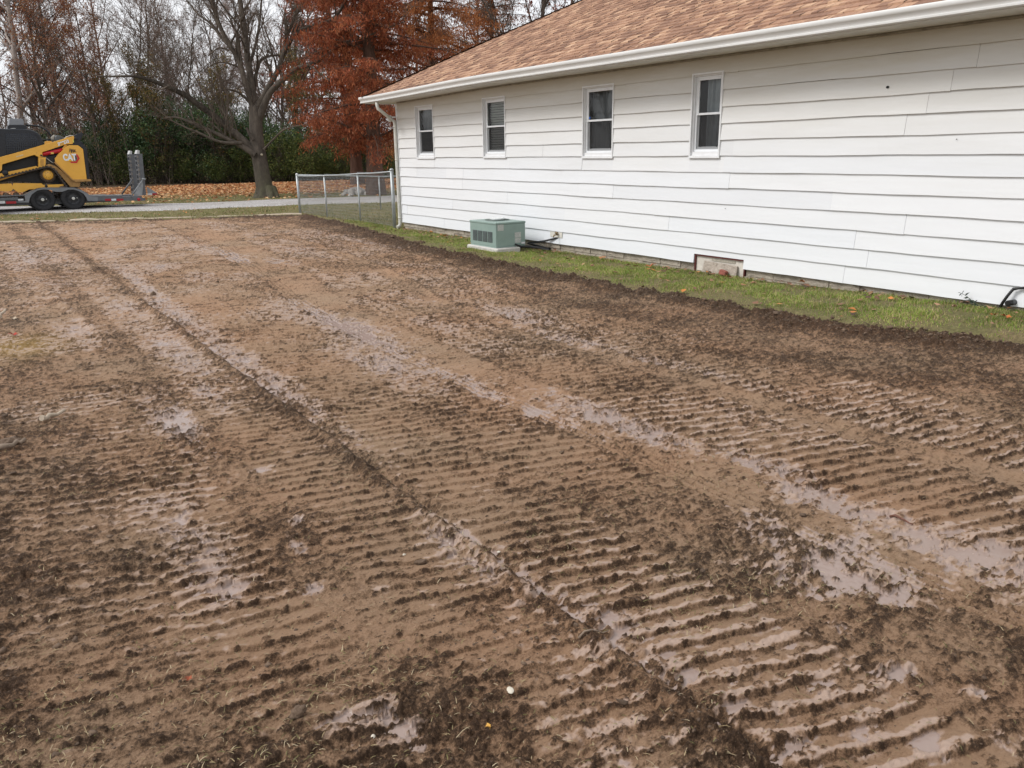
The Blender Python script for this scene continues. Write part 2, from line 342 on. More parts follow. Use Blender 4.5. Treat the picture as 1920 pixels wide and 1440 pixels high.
def build_mud():
    fine = np.linspace(math.radians(-7), math.radians(78), 1350)
    az = np.concatenate([np.linspace(math.radians(-60), math.radians(-7.2), 420), fine, np.linspace(math.radians(78.2), math.radians(120), 160)])
    ph = np.concatenate([np.linspace(math.radians(64), math.radians(47), 160), np.linspace(math.radians(46.9), math.radians(8), 1000), np.linspace(math.radians(7.96), math.radians(2.9), 290)])
    r = HC/np.tan(ph)
    A, Rr = np.meshgrid(az, r); x = (np.sin(A)*Rr).ravel(); y = (np.cos(A)*Rr).ravel()
    h, wet, tone, damp, ochre, s = mud_height(x, y)
    h = h-.10*sstep(.10, -.06, s)
    nr, nc = len(r), len(az)
    keep = (s > -.15).reshape(nr, nc) & (x > -11).reshape(nr, nc)
    i = np.arange(nr*nc).reshape(nr, nc)
    q = np.stack([i[:-1, :-1], i[1:, :-1], i[1:, 1:], i[:-1, 1:]], -1)
    kk = keep[:-1, :-1] & keep[1:, :-1] & keep[1:, 1:] & keep[:-1, 1:]
    q = q[kk].reshape(-1, 4)
    used = np.zeros(nr*nc, bool); used[q.ravel()] = True; mp_ = np.cumsum(used)-1
    V = np.stack([x, y, h], 1)[used]; q = mp_[q]
    m, nt, p = new_mat('mud')
    at = lambda n: N(nt, 'ShaderNodeAttribute', attribute_name=n).outputs['Fac']
    v = objco(nt)
    sp = math_(nt, 'ADD', math_(nt, 'SUBTRACT', noise(nt, 48, 6, .8, v), .5), math_(nt, 'MULTIPLY', math_(nt, 'SUBTRACT', noise(nt, 140, 3, .8, v), .5), 1.3))
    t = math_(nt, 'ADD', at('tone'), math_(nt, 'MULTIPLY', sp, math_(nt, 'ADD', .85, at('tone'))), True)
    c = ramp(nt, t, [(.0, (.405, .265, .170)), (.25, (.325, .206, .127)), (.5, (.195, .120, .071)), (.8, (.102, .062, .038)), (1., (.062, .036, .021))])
    hue = ramp(nt, noise(nt, .8, 4, .6, v), [(.3, (1.06, .98, .93)), (.7, (.95, 1.0, 1.02))])
    c = mix(nt, 1., c, hue, 'MULTIPLY')
    c = mix(nt, math_(nt, 'MULTIPLY', at('ochre'), .55), c, (.42, .27, .08))
    w_ = at('wet')
    c = mix(nt, math_(nt, 'MULTIPLY', at('damp'), ramp(nt, t, [(.25, .85), (.7, .2)])), c, (.345, .255, .210))  # pale silt colour that also carries the wet sheen
    silt = ramp(nt, noise(nt, 3, 4, .6, v), [(.3, (.265, .196, .165)), (.7, (.315, .236, .202))])
    c = mix(nt, w_, c, silt)
    nt.links.new(c, p.inputs['Base Color'])
    dry = ramp(nt, noise(nt, 30, 4, .7, v), [(.3, .6), (.7, .9)])
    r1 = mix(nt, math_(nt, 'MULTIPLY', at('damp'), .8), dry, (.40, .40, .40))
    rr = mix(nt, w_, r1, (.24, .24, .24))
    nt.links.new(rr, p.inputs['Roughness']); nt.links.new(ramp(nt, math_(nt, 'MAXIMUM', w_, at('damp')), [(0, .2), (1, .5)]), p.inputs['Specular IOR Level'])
    bs = math_(nt, 'MULTIPLY', math_(nt, 'SUBTRACT', 1., w_), math_(nt, 'SUBTRACT', 1., math_(nt, 'MULTIPLY', at('damp'), .6)))
    hb = math_(nt, 'ADD', math_(nt, 'MULTIPLY', noise(nt, 60, 6, .75, v), .6), math_(nt, 'MULTIPLY', noise(nt, 200, 4, .75, v), .4))
    b = bump(nt, p, hb, 1., .030); nt.links.new(bs, b.inputs['Strength'])
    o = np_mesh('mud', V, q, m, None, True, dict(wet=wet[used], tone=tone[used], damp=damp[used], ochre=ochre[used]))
    tag(o, kind='structure')
build_mud()

# ------------------------------------------------------------------ the lawn / ground sheet
def build_ground():
    gx = np.concatenate([-np.geomspace(700, 14, 24), np.linspace(-12, 2, 40)[1:], np.arange(2.1, 17, .11), np.geomspace(17.3, 700, 40)])
    gy = np.concatenate([-np.geomspace(700, 8, 20), np.arange(-7, 30, .12), np.arange(30.3, 60, .6), np.geomspace(61, 900, 40)])
    X, Y = np.meshgrid(gx, gy); x = X.ravel(); y = Y.ravel(); z = z_ground(x, y)
    z = z+.012*fbm(x, y, .22, 20, 3)*(sd_mud(x, y) < 0)*(y < 30)
    nr, nc = len(gy), len(gx); i = np.arange(nr*nc).reshape(nr, nc)
    q = np.stack([i[:-1, :-1], i[:-1, 1:], i[1:, 1:], i[1:, :-1]], -1).reshape(-1, 4)
    m, nt, p = new_mat('turf'); v = objco(nt)
    g = ramp(nt, noise(nt, 1.6, 5, .65, v), [(.25, (.155, .160, .060)), (.5, (.21, .185, .085)), (.72, (.26, .19, .11))])
    g = mix(nt, ramp(nt, noise(nt, 28, 4, .7, v), [(.35, .0), (.7, .75)]), g, (.075, .062, .035))
    # bare earth and dead grass near the driveway edge
    sx = N(nt, 'ShaderNodeSeparateXYZ'); nt.links.new(v, sx.inputs[0])
    far = math_(nt, 'ADD', sx.outputs[1], math_(nt, 'MULTIPLY', sx.outputs[0], .33))
    lf = ramp(nt, math_(nt, 'ADD', math_(nt, 'DIVIDE', far, 100.), math_(nt, 'MULTIPLY', math_(nt, 'SUBTRACT', noise(nt, .35, 5, .6, v), .5), .05)), [(.385, 0.), (.43, 1.)])
    lcol = ramp(nt, noise(nt, 7, 5, .8, v), [(.3, (.17, .075, .035)), (.5, (.36, .19, .085)), (.7, (.50, .32, .16))])
    g = mix(nt, lf, g, lcol)
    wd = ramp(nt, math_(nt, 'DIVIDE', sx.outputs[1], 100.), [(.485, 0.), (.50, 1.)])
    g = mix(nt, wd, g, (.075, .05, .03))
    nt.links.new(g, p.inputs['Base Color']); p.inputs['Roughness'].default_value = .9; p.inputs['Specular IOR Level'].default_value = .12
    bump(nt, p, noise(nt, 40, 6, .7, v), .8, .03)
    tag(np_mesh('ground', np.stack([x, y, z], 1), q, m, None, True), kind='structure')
build_ground()

def strip(name, near, far, n, lift, mat, rough=.01, seed=0):
    """sheet between two polylines of ground points, following the lawn"""
    a = np.array(near); b = np.array(far); V = []; m_ = 14
    ta = np.linspace(0, 1, n)
    A = np.stack([np.interp(ta, np.linspace(0, 1, len(a)), a[:, k]) for k in (0, 1)], 1)
    B = np.stack([np.interp(ta, np.linspace(0, 1, len(b)), b[:, k]) for k in (0, 1)], 1)
    nzA = .12*fbm(A[:, 0], A[:, 1], .8, 400+seed, 3); nzB = .12*fbm(B[:, 0], B[:, 1], .8, 410+seed, 3)
    A[:, 1] += nzA*rough*10; B[:, 1] += nzB*rough*10
    P = A[:, None, :]+(B-A)[:, None, :]*np.linspace(0, 1, m_)[None, :, None]
    x = P[..., 0].ravel(); y = P[..., 1].ravel(); z = z_ground(x, y)+lift+(.035 if seed == 3 else .01)*fbm(x, y, 1.1 if seed != 3 else .6, 420+seed, 3)
    e = np.zeros((n, m_)); e[:, 0] = e[:, -1] = -.06; z = z+e.ravel()
    i = np.arange(n*m_).reshape(n, m_)
    q = np.stack([i[:-1, :-1], i[1:, :-1], i[1:, 1:], i[:-1, 1:]], -1).reshape(-1, 4)
    return tag(np_mesh(name, np.stack([x, y, z], 1), q, mat, None, True), kind='structure')
m, nt, p = new_mat('gravel'); v = objco(nt)
vo = N(nt, 'ShaderNodeTexVoronoi'); vo.inputs['Scale'].default_value = 38; nt.links.new(v, vo.inputs['Vector'])
c = ramp(nt, vo.outputs['Color'], [(.1, (.24, .225, .215)), (.6, (.44, .42, .41)), (.95, (.60, .585, .57))])
c = mix(nt, ramp(nt, noise(nt, .9, 5, .65, v), [(.45, 0.), (.75, .6)]), c, (.24, .20, .165))
nt.links.new(c, p.inputs['Base Color']); p.inputs['Roughness'].default_value = .85; bump(nt, p, vo.outputs[0], .8, .02)
gravel = m
DN = [(-60, 49), (-15, 35.2), G(0, 403.5), G(170, 400), G(320, 396.5), G(560, 385), G(745, 380.5), (16.5, 25.6), (30, 24)]
DF = [(-60, 56), (-15, 40.5), G(0, 389.5), G(170, 388), G(320, 385), G(560, 376), G(745, 369), (20, 31.5), (34, 31)]
strip('driveway', DN, DF, 500, .045, gravel, .03)
conc = simple('concrete', (.46, .38, .29), .85, 0, .18, 5, .5)
KN = [(x, y_far(x)+.05) for x in (-9, -4, 0, 2, 4, 6, 7.2, 8.0)]
KF = [(x, y_far(x)+.19) for x in (-9, -4, 0, 2, 4, 6, 7.2, 8.0)]
strip('kerb', KN, KF, 260, .022, conc, .01, 3)

# ------------------------------------------------------------------ grass, straw, leaves (uncountable cover)
def blades(name, x, y, z, hgt, wid, lean, mat, attrs=None, seg=2):
    n = len(x); a = RNG.uniform(0, 2*PI, n); b = RNG.uniform(0, 2*PI, n)
    dx, dy = np.cos(a), np.sin(a); wx, wy = np.cos(b)*wid/2, np.sin(b)*wid/2
    l1 = lean*hgt*.35; l2 = lean*hgt
    P = np.stack([np.stack([x-wx, y-wy, z], 1), np.stack([x+wx, y+wy, z], 1),
                  np.stack([x+wx*.8+dx*l1, y+wy*.8+dy*l1, z+hgt*.6], 1), np.stack([x-wx*.8+dx*l1, y-wy*.8+dy*l1, z+hgt*.6], 1),
                  np.stack([x+dx*l2, y+dy*l2, z+hgt*(1-.25*np.minimum(lean, 1.5))], 1)], 1).reshape(-1, 3)
    i = np.arange(n)*5
    return np_mesh(name, P, np.stack([i, i+1, i+2, i+3], 1), mat, None, False, None, np.stack([i+3, i+2, i+4], 1))
gm = island('grass_blade', [(0., (.12, .21, .03)), (.35, (.22, .33, .05)), (.6, (.33, .38, .09)), (.75, (.42, .35, .15)), (1., (.50, .39, .23))], .55, .3, .3, var=.35, vscale=1.3)
n = 260000; x = RNG.uniform(6.3, 8.33, n); y = RNG.uniform(.5, 19.5, n)**1.0
s = -sd_mud(x, y)
dens = np.clip(s/.40+.22+.4*fbm(x, y, .2, 202, 3), 0, 1)*np.clip(.55+1.5*fbm(x, y, .38, 200, 4), .10, 1)
k = (RNG.uniform(0, 1, n) < dens) & (x < 8.27) & (s > -.22); x, y = x[k], y[k]; s = s[k]
hh = RNG.uniform(.014, .042, len(x))*(1+.7*np.clip(fbm(x, y, .25, 205, 3)+.1, 0, 1))*(.6+.6*np.clip(s/.4, 0, 1))
tag(blades('grass', x, y, np.where(s > -.03, z_ground(x, y)-.004, .035), hh, RNG.uniform(.003, .0065, len(x)), RNG.uniform(.2, 1.3, len(x)), gm), kind='stuff')
gm2 = island('grass_blade_far', [(0., (.12, .155, .04)), (.4, (.20, .22, .07)), (.75, (.32, .27, .13)), (1., (.44, .35, .20))], .7, .25, .2, var=.35, vscale=.8)
n = 120000; x = RNG.uniform(-6, 17, n); y = RNG.uniform(15, 44, n)
s = -sd_mud(x, y); fd = np.interp(x, [q[0] for q in DN], [q[1] for q in DN]); ff = np.interp(x, [q[0] for q in DF], [q[1] for q in DF])
k = (s > .05) & ((y < fd-.05) | (y > ff+.05)) & ~((x > 8.25) & (y < 17)) & ((y > 20) | (x > 7)) & (np.abs(y-y_far(x)-.23) > .22)
k &= RNG.uniform(0, 1, n) < .35+.7*np.clip(fbm(x, y, 1.6, 210, 3)+.3, 0, 1)
x, y = x[k], y[k]
tag(blades('lawn_grass', x, y, z_ground(x, y)-.004, RNG.uniform(.03, .075, len(x)), RNG.uniform(.010, .02, len(x)), RNG.uniform(.3, 1.4, len(x)), gm2), kind='stuff')
def scatter_quads(name, C, size, mat, flat=0., parent=None, asp=.7, drop=None):
    """small leaf-shaped quads; flat=1 lies level"""
    n = len(C); nrm = RNG.normal(size=(n, 3)); nrm[:, 2] = np.abs(nrm[:, 2])+flat*6; nrm /= np.linalg.norm(nrm, axis=1)[:, None]
    t = RNG.normal(size=(n, 3))
    if drop is not None: t = t*.45+np.array(drop)
    u = np.cross(nrm, t); u /= np.linalg.norm(u, axis=1)[:, None]+1e-9; v_ = np.cross(u, nrm)
    s_ = np.asarray(size)[:, None]*.5
    bend = nrm*s_*RNG.uniform(-.4, .4, (n, 1))
    P = np.stack([C-v_*s_, C+u*s_*asp+bend, C+v_*s_, C-u*s_*asp+bend], 1).reshape(-1, 3)
    i = np.arange(n)*4
    return np_mesh(name, P, np.stack([i, i+1, i+2, i+3], 1), mat, parent)
lm = island('dead_leaf', [(0., (.20, .08, .04)), (.3, (.42, .17, .07)), (.6, (.58, .30, .13)), (.85, (.68, .48, .26)), (1., (.30, .20, .13))], .7, .2, .2)
n = 60000; x = RNG.uniform(-14, 24, n); y = RNG.uniform(29, 49, n)
ff = np.interp(x, [q[0] for q in DF], [q[1] for q in DF]); d = y-ff
dens = sstep(2.6, 9., d+2.6*fbm(x, y, 2.5, 220, 3))*.95+.05
k = (d > .3) & (RNG.uniform(0, 1, n) < dens); x, y = x[k], y[k]
C = np.stack([x, y, z_ground(x, y)+.02+RNG.uniform(0, .05, len(x))], 1)
tag(scatter_quads('fallen_leaves', C, RNG.uniform(.09, .19, len(x)), lm, .35), kind='stuff')
n = 1500; x = RNG.uniform(6.7, 8.28, n); y = RNG.uniform(1.5, 17, n)
k = (-sd_mud(x, y) > -.05) & (RNG.uniform(0, 1, n) < .16+.9*sstep(7.6, 8.2, x)*(fbm(x, y, .8, 230, 2) > -.1)); x, y = x[k], y[k]
x2 = RNG.uniform(-2, 9, 500); y2 = RNG.uniform(23, 31, 500); k = -sd_mud(x2, y2) > .1; x = np.concatenate([x, x2[k]]); y = np.concatenate([y, y2[k]])
C = np.stack([x, y, z_ground(x, y)+.03], 1)
tag(scatter_quads('leaf_litter', C, RNG.uniform(.03, .11, len(x)), island('brown_leaf', [(0., (.06, .035, .025)), (.4, (.20, .10, .06)), (.75, (.38, .22, .13)), (.9, (.50, .19, .05))], .7), .8), kind='stuff')
# straw and torn grass pressed into the mud
n = 62000; r_ = RNG.uniform(0, 1, n)**1.5*14+1.6; a = RNG.uniform(math.radians(-8), math.radians(80), n); x = np.sin(a)*r_; y = np.cos(a)*r_
dens = .10+1.1*np.clip(fbm(x, y, .5, 240, 3)-.05, 0, 1)+.5*sstep(.6, -.4, x-.8+.25*(y-1.5))*sstep(4, 2, y)*(fbm(x, y, .3, 241, 2) > -.1)+.9*np.exp(-(sd_mud(x, y)/.35)**2)
k = (sd_mud(x, y) > .05) & (RNG.uniform(0, 1, n) < dens); x, y = x[k], y[k]
h_, wet_, *_r = mud_height(x, y); k = wet_ < .5; x, y, h_ = x[k], y[k], h_[k]
n = len(x); L = RNG.uniform(.007, .026, n)*(1+.8*(RNG.uniform(0, 1, n) < .06)); a = RNG.uniform(0, 2*PI, n); W_ = RNG.uniform(.0006, .0014, n); up = RNG.uniform(-.1, .55, n)
D = np.stack([np.cos(a)*L, np.sin(a)*L, up*L], 1); S = np.stack([-np.sin(a)*W_, np.cos(a)*W_, 0*a], 1); B0 = np.stack([x, y, h_+.003], 1)
mid = B0+D*.5+np.stack([0*a, 0*a, L*.12], 1)
P = np.stack([B0-S, B0+S, mid+S, mid-S, B0+D+S*.4, B0+D-S*.4], 1).reshape(-1, 3); i = np.arange(n)*6
tag(np_mesh('straw', P, np.concatenate([np.stack([i, i+1, i+2, i+3], 1), np.stack([i+3, i+2, i+4, i+5], 1)]), island('straw', [(0., (.12, .13, .04)), (.2, (.22, .20, .08)), (.55, (.38, .29, .16)), (1., (.50, .41, .27))], .6, .2)), kind='stuff')
# loose clods of soil
def clods(name, x, y, z, size, mat):
    t = (1+5**.5)/2
    iv = np.array([(-1, t, 0), (1, t, 0), (-1, -t, 0), (1, -t, 0), (0, -1, t), (0, 1, t), (0, -1, -t), (0, 1, -t), (t, 0, -1), (t, 0, 1), (-t, 0, -1), (-t, 0, 1)], float)/1.9
    it = np.array([(0, 11, 5), (0, 5, 1), (0, 1, 7), (0, 7, 10), (0, 10, 11), (1, 5, 9), (5, 11, 4), (11, 10, 2), (10, 7, 6), (7, 1, 8), (3, 9, 4), (3, 4, 2), (3, 2, 6), (3, 6, 8), (3, 8, 9), (4, 9, 5), (2, 4, 11), (6, 2, 10), (8, 6, 7), (9, 8, 1)])
    n = len(x); sc_ = np.stack([RNG.uniform(.7, 1.5, n), RNG.uniform(.7, 1.4, n), RNG.uniform(.4, .9, n)], 1)*size[:, None]*.5
    a = RNG.uniform(0, 2*PI, n); V = iv[None]*RNG.uniform(.45, 1.35, (n, 12, 1))*sc_[:, None, :]
    ca, sa = np.cos(a)[:, None], np.sin(a)[:, None]
    V = np.stack([V[..., 0]*ca-V[..., 1]*sa, V[..., 0]*sa+V[..., 1]*ca, V[..., 2]], -1)+np.stack([x, y, z], 1)[:, None]
    T = (it[None]+(np.arange(n)*12)[:, None, None]).reshape(-1, 3)
    return np_mesh(name, V.reshape(-1, 3), None, mat, None, False, None, T)
cm, nt, p = new_mat('clod'); v = objco(nt); g = N(nt, 'ShaderNodeNewGeometry')
c = ramp(nt, g.outputs['Random Per Island'], [(0., (.06, .036, .021)), (.5, (.13, .082, .050)), (1., (.26, .17, .11))])
nt.links.new(mix(nt, .5, c, ramp(nt, noise(nt, 90, 4, .7, v), [(.3, (.07, .043, .026)), (.7, (.20, .13, .083))])), p.inputs['Base Color'])
p.inputs['Roughness'].default_value = .75; bump(nt, p, noise(nt, 120, 5, .7, v), 1., .01)
n = 110000; r_ = RNG.uniform(0, 1, n)**1.3*20+1.6; a = RNG.uniform(math.radians(-8), math.radians(80), n); x = np.sin(a)*r_; y = np.cos(a)*r_
xs = x-drift(x, y); s = sd_mud(x, y)
dens = .06+.9*np.exp(-((s-.2)/.3)**2)+.35*np.exp(-((xs-1.58)/.06)**2)+.28*(xs > 5.2)+.2*(xs < .3)+.5*np.clip(fbm(x, y, .4, 250, 3)-.1, 0, 1)
k = (s > -.02) & (RNG.uniform(0, 1, n) < dens); x, y, s = x[k], y[k], s[k]
h_, wet_, *_r = mud_height(x, y); k = wet_ < .5; x, y, h_, s = x[k], y[k], h_[k], s[k]
size = RNG.uniform(.004, .011, len(x))*(1+1.5*(RNG.uniform(0, 1, len(x)) < .03))*(1+.05*np.hypot(x, y))*(1+1.0*np.exp(-((s-.2)/.3)**2))
tag(clods('soil_clods', x, y, h_+size*.08, size, cm), kind='stuff')
# ------------------------------------------------------------------ the house
WX = 8.30; YC = 16.72; YN = -6.0; XB = 17.4
def zk(k): return 1.564-.203*k
Z_BOT, Z_TOP = zk(7), 2.80
def sag(y): return -.065*sstep(12, 17.3, np.asarray(y, float))-.012*sstep(8, 2, np.asarray(y, float))
house = empty('house', (WX, YC, 0)); 
tag(house, 'white single-storey house with lap siding, four narrow windows and a brown shingle roof', 'house')
HM = Matrix.Translation((-WX, -YC, 0))
def hpart(mb, name, mat, parent=None, label=None, bevel=0.):
    """part given in world coordinates, stored in the house's own frame"""
    mb.v = [(x-WX, y-YC, z) for (x, y, z) in mb.v]
    o = mb.build(name, mat, parent or house, bevel)
    if label: o['label'] = label
    return o
# siding material: chalky painted panels, dirtier towards the eave
m, nt, p = new_mat('siding'); tcn = N(nt, 'ShaderNodeTexCoord'); v = tcn.outputs['Object']
sx = N(nt, 'ShaderNodeSeparateXYZ'); nt.links.new(v, sx.inputs[0]); g = N(nt, 'ShaderNodeNewGeometry')
base = ramp(nt, g.outputs['Random Per Island'], [(0, (.735, .755, .785)), (.5, (.775, .79, .81)), (1, (.755, .78, .815))])
mp_ = N(nt, 'ShaderNodeMapping'); mp_.inputs['Scale'].default_value = (1, .35, 2.5); nt.links.new(v, mp_.inputs[0])
ns = noise(nt, 1.5, 6, .65, mp_.outputs[0])
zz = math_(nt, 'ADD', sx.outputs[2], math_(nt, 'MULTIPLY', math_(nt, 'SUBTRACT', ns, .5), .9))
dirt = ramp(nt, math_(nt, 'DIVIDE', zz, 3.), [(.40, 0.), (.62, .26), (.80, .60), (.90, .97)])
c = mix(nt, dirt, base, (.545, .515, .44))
spk = ramp(nt, noise(nt, 22, 5, .8, v), [(.66, 0.), (.80, .35)])
c = mix(nt, math_(nt, 'MULTIPLY', spk, ramp(nt, math_(nt, 'DIVIDE', sx.outputs[2], 3.), [(.05, 1.), (.2, .25), (.8, .35)])), c, (.42, .38, .31))
nt.links.new(c, p.inputs['Base Color']); p.inputs['Roughness'].default_value = .48
bump(nt, p, noise(nt, 2.5, 3, .5, mp_.outputs[0]), .25, .02)
siding = m
trimw = simple('white_trim', (.74, .75, .76), .4, 0, .06, 12)
trimd = simple('weathered_trim', (.66, .64, .58), .55, 0, .14, 6)
# windows: photo corners of the outer trim (left, top-left y, right, top-right y, bottom y)
WIN = []
for (xl, yl, xr, yr, yb) in ((779, 201, 812.5, 195.5, 297.5), (905.5, 184.5, 948.5, 177.5, 293.5), (1094.5, 162.5, 1153.5, 155, 296), (1301, 139.6, 1360, 132, 295.5)):
    a = WP(xl, yl); b = WP(xr, yr); c_ = WP((xl+xr)/2, yb); WIN.append([b[0], a[0], c_[1], (a[1]+b[1])/2])
zt = sum(q[3] for q in WIN)/4; zb = sum(q[2] for q in WIN)/4
for q in WIN: q[3] = zt+(q[3]-zt)*.3; q[2] = zb+(q[2]-zb)*.3
hY0, hZ = WP(1396, 488); hY1, hZ1 = WP(1303, 474.5); HATCH = [hY0, hY1, 0.0, (hZ+hZ1)/2]
JOINTS = [(819, 285), (1019, 282), (774, 303), (815.5, 304), (956, 306), (783, 322), (838, 323), (870, 325), (1057, 331), (767, 339), (868, 343), (776.7, 358), (952, 364), (850, 378), (1060, 393), (765, 391), (934, 408), (834, 415), (1375, 275),
          (1092.7, 306), (1358, 308), (1369, 340), (1087.5, 356), (1151, 359), (1227, 392), (1387, 118), (1836, 105), (1787.6, 145), (1742, 185), (1700, 230), (1376, 283), (1698, 425), (1605, 446), (1401, 433), (1628, 487), (1500, 350), (1560, 385), (1255, 430), (1180, 470)]
rows = {}
for (px, py) in JOINTS:
    y_, z_ = WP(px, py); k = math.ceil((1.564-z_)/.203); rows.setdefault(k, []).append(y_)
rs_ = random.Random(3)
sd = MB()
def wz(y, k): return .0028*math.sin(y*1.9+k*2.3)+.0018*math.sin(y*4.7+k*5.1)+.0012*math.sin(y*11.3+k)
def lap(y0, y1, z0, z1, zb_, ztp, off):
    """piece of a lap panel: bottom edge proud and faintly wavy, top edge tucked in"""
    if y1-y0 < .004 or z1-z0 < .003: return
    xa = lambda z: WX-.004-.019*(ztp-z)/(ztp-zb_)-off
    lip = z0 <= zb_+1e-4; n = max(1, int((y1-y0)/.22)); vs = []; fs = []
    for i in range(n+1):
        y = y0+(y1-y0)*i/n; zz_ = z0+(wz(y, round(zb_*5)) if lip else 0); dx = .0016*math.sin(y*2.7+zb_*9)+.0010*math.sin(y*7.9+zb_*4)
        vs += [(xa(z0)+dx, y, zz_), (xa(z1)+dx*.2, y, z1), (WX+.001, y, zz_+.003)]
    for i in range(n):
        a = i*3; fs.append((a, a+1, a+4, a+3))
        if lip: fs.append((a, a+3, a+5, a+2))
    for a in (0, n*3):
        m_ = len(vs); y = vs[a][1]; vs += [(WX+.001, y, z1), (WX+.001, y, vs[a][2])]; fs.append((a, a+1, m_, m_+1))
    sd.add(vs, fs)
for k in range(-5, 8):
    zb_ = zk(k); ztp = min(zk(k-1), Z_TOP) if k > -5 else Z_TOP
    if k == -5: pass
    js = sorted([j for j in rows.get(k, [])]+[YN, YC-.03])
    js = [js[0]]+[j for a, j in zip(js, js[1:]) if j-a > .1]
    # long gaps in front of the camera's view get ordinary panel lengths
    full = [js[0]]
    for a, b in zip(js, js[1:]):
        if a < 3 and b-a > 3.7:
            t = b-3.66
            add = []
            while t > a+.5: add.append(t); t -= 3.66
            full += sorted(add)
        full.append(b)
    for i, (a, b) in enumerate(zip(full, full[1:])):
        off = .0022*(i % 2)+rs_.uniform(0, .0006)
        dz = rs_.uniform(-.0035, .0035)
        cuts = [(a+.0012, b-.0012)]
        segs = []
        holes = [q for q in WIN+[HATCH] if q[0] < b and q[1] > a and q[2] < ztp and q[3] > zb_]
        pts = sorted({a+.0012, b-.0012, *[max(a+.0012, min(b-.0012, h[j])) for h in holes for j in (0, 1)]})
        for s0, s1 in zip(pts, pts[1:]):
            mid = (s0+s1)/2; hh = [h for h in holes if h[0] < mid < h[1]]
            z0, z1 = zb_+dz, ztp+.004
            if not hh: lap(s0, s1, z0, z1, z0, z1, off); continue
            h = hh[0]
            if h[2] > z0: lap(s0, s1, z0, h[2], z0, z1, off)
            if h[3] < z1: lap(s0, s1, h[3], z1, z0, z1, off)
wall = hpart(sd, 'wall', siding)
# solid core behind the siding, open at the windows, so panel joints read dark and rooms have depth
core = MB(); spans = sorted(WIN+[HATCH], key=lambda q: q[0]); yprev = YN
zones = sorted([(q[0], q[1], q[2], q[3]) for q in WIN])
dark = simple('sheathing', (.10, .09, .08), .9)
def corebox(y0, y1, z0, z1):
    if z0 < HATCH[3] and y0 < HATCH[1] and y1 > HATCH[0]:
        corebox(y0, min(y1, HATCH[0]), z0, z1) if y0 < HATCH[0] else None
        corebox(max(y0, HATCH[0]), min(y1, HATCH[1]), HATCH[3]+.002, z1)
        corebox(HATCH[1], y1, z0, z1) if y1 > HATCH[1] else None
        return
    if y1-y0 > .001 and z1-z0 > .001: core.box((WX+.0015, y0, z0), (WX+.10, y1, z1))
for (a, b, z0, z1) in zones:
    corebox(yprev, a, Z_BOT, Z_TOP)
    corebox(a, b, Z_BOT, z0); corebox(a, b, z1, Z_TOP); yprev = b
corebox(yprev, YC-.03, Z_BOT, Z_TOP)
hpart(core, 'sheathing', dark)
# other walls of the house (end walls and back), lap boards too
ow = MB()
for k in range(-5, 8):
    z0 = zk(k); z1 = min(zk(k-1), Z_TOP) if k > -5 else Z_TOP
    for (xa, xb, yy, s_) in ((WX+.0, XB, YC, 1), (WX+.0, XB, YN, -1)):
        ow.add([(xa, yy+s_*.014, z0), (xb, yy+s_*.014, z0), (xb, yy, z1), (xa, yy, z1), (xa, yy-s_*.1, z0), (xb, yy-s_*.1, z0)], [(0, 1, 2, 3), (0, 1, 5, 4)])
    ow.add([(XB+.014, YN, z0), (XB+.014, YC, z0), (XB, YC, z1), (XB, YN, z1)], [(0, 1, 2, 3)])
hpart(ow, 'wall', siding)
cp = MB(); cp.box((WX-.022, YC-.055, Z_BOT-.01), (WX+.055, YC+.022, Z_TOP-.06)); hpart(cp, 'corner_trim', trimw)
# thin strip, coloured dark to draw the shadow gap between wall and soffit
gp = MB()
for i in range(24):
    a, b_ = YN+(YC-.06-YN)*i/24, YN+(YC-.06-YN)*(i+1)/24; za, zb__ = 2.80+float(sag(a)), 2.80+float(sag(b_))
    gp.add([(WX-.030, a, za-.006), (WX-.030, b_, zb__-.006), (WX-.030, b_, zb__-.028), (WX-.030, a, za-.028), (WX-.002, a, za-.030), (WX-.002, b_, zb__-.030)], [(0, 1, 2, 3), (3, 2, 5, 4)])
hpart(gp, 'shadow_gap_strip', simple('shadow_gap_dark', (.30, .28, .24), .7, 0, .35, 9))
# foundation
fm_, nt, p = new_mat('foundation'); v = objco(nt)
c = ramp(nt, noise(nt, 5, 6, .7, v), [(.3, (.25, .22, .18)), (.55, (.42, .37, .30)), (.75, (.50, .46, .39))])
c = mix(nt, ramp(nt, noise(nt, 2.2, 5, .8, objco(nt, (1, 1, 6)), 1.5), [(.56, 0), (.64, .8)]), c, (.14, .11, .09))
nt.links.new(c, p.inputs['Base Color']); p.inputs['Roughness'].default_value = .9; bump(nt, p, noise(nt, 14, 6, .7, v), 1., .03)
fo = MB(); rf = random.Random(5); y = YN
while y < YC-.05:
    y2 = min(y+.40, YC-.05)
    for (za, zb2) in ((-.14, .045), (.05, .25)):
        if not (za > 0 and y2 > HATCH[0]-.02 and y < HATCH[1]+.02):
            fo.box((WX+.018+rf.uniform(-.008, .008), y+.004, za), (WX+.2, y2-.004, zb2-.002), .004)
    y = y2
fo.box((WX+.03, YN, -.15), (WX+.19, HATCH[0]-.02, .24)); fo.box((WX+.03, HATCH[1]+.02, -.15), (WX+.19, YC-.05, .24))
fo.box((WX+.05, YC-.09, -.15), (XB-.1, YC-.04, .22)); fo.box((WX+.05, YN+.04, -.15), (XB-.1, YN+.09, .22))
hpart(fo, 'foundation', fm_)
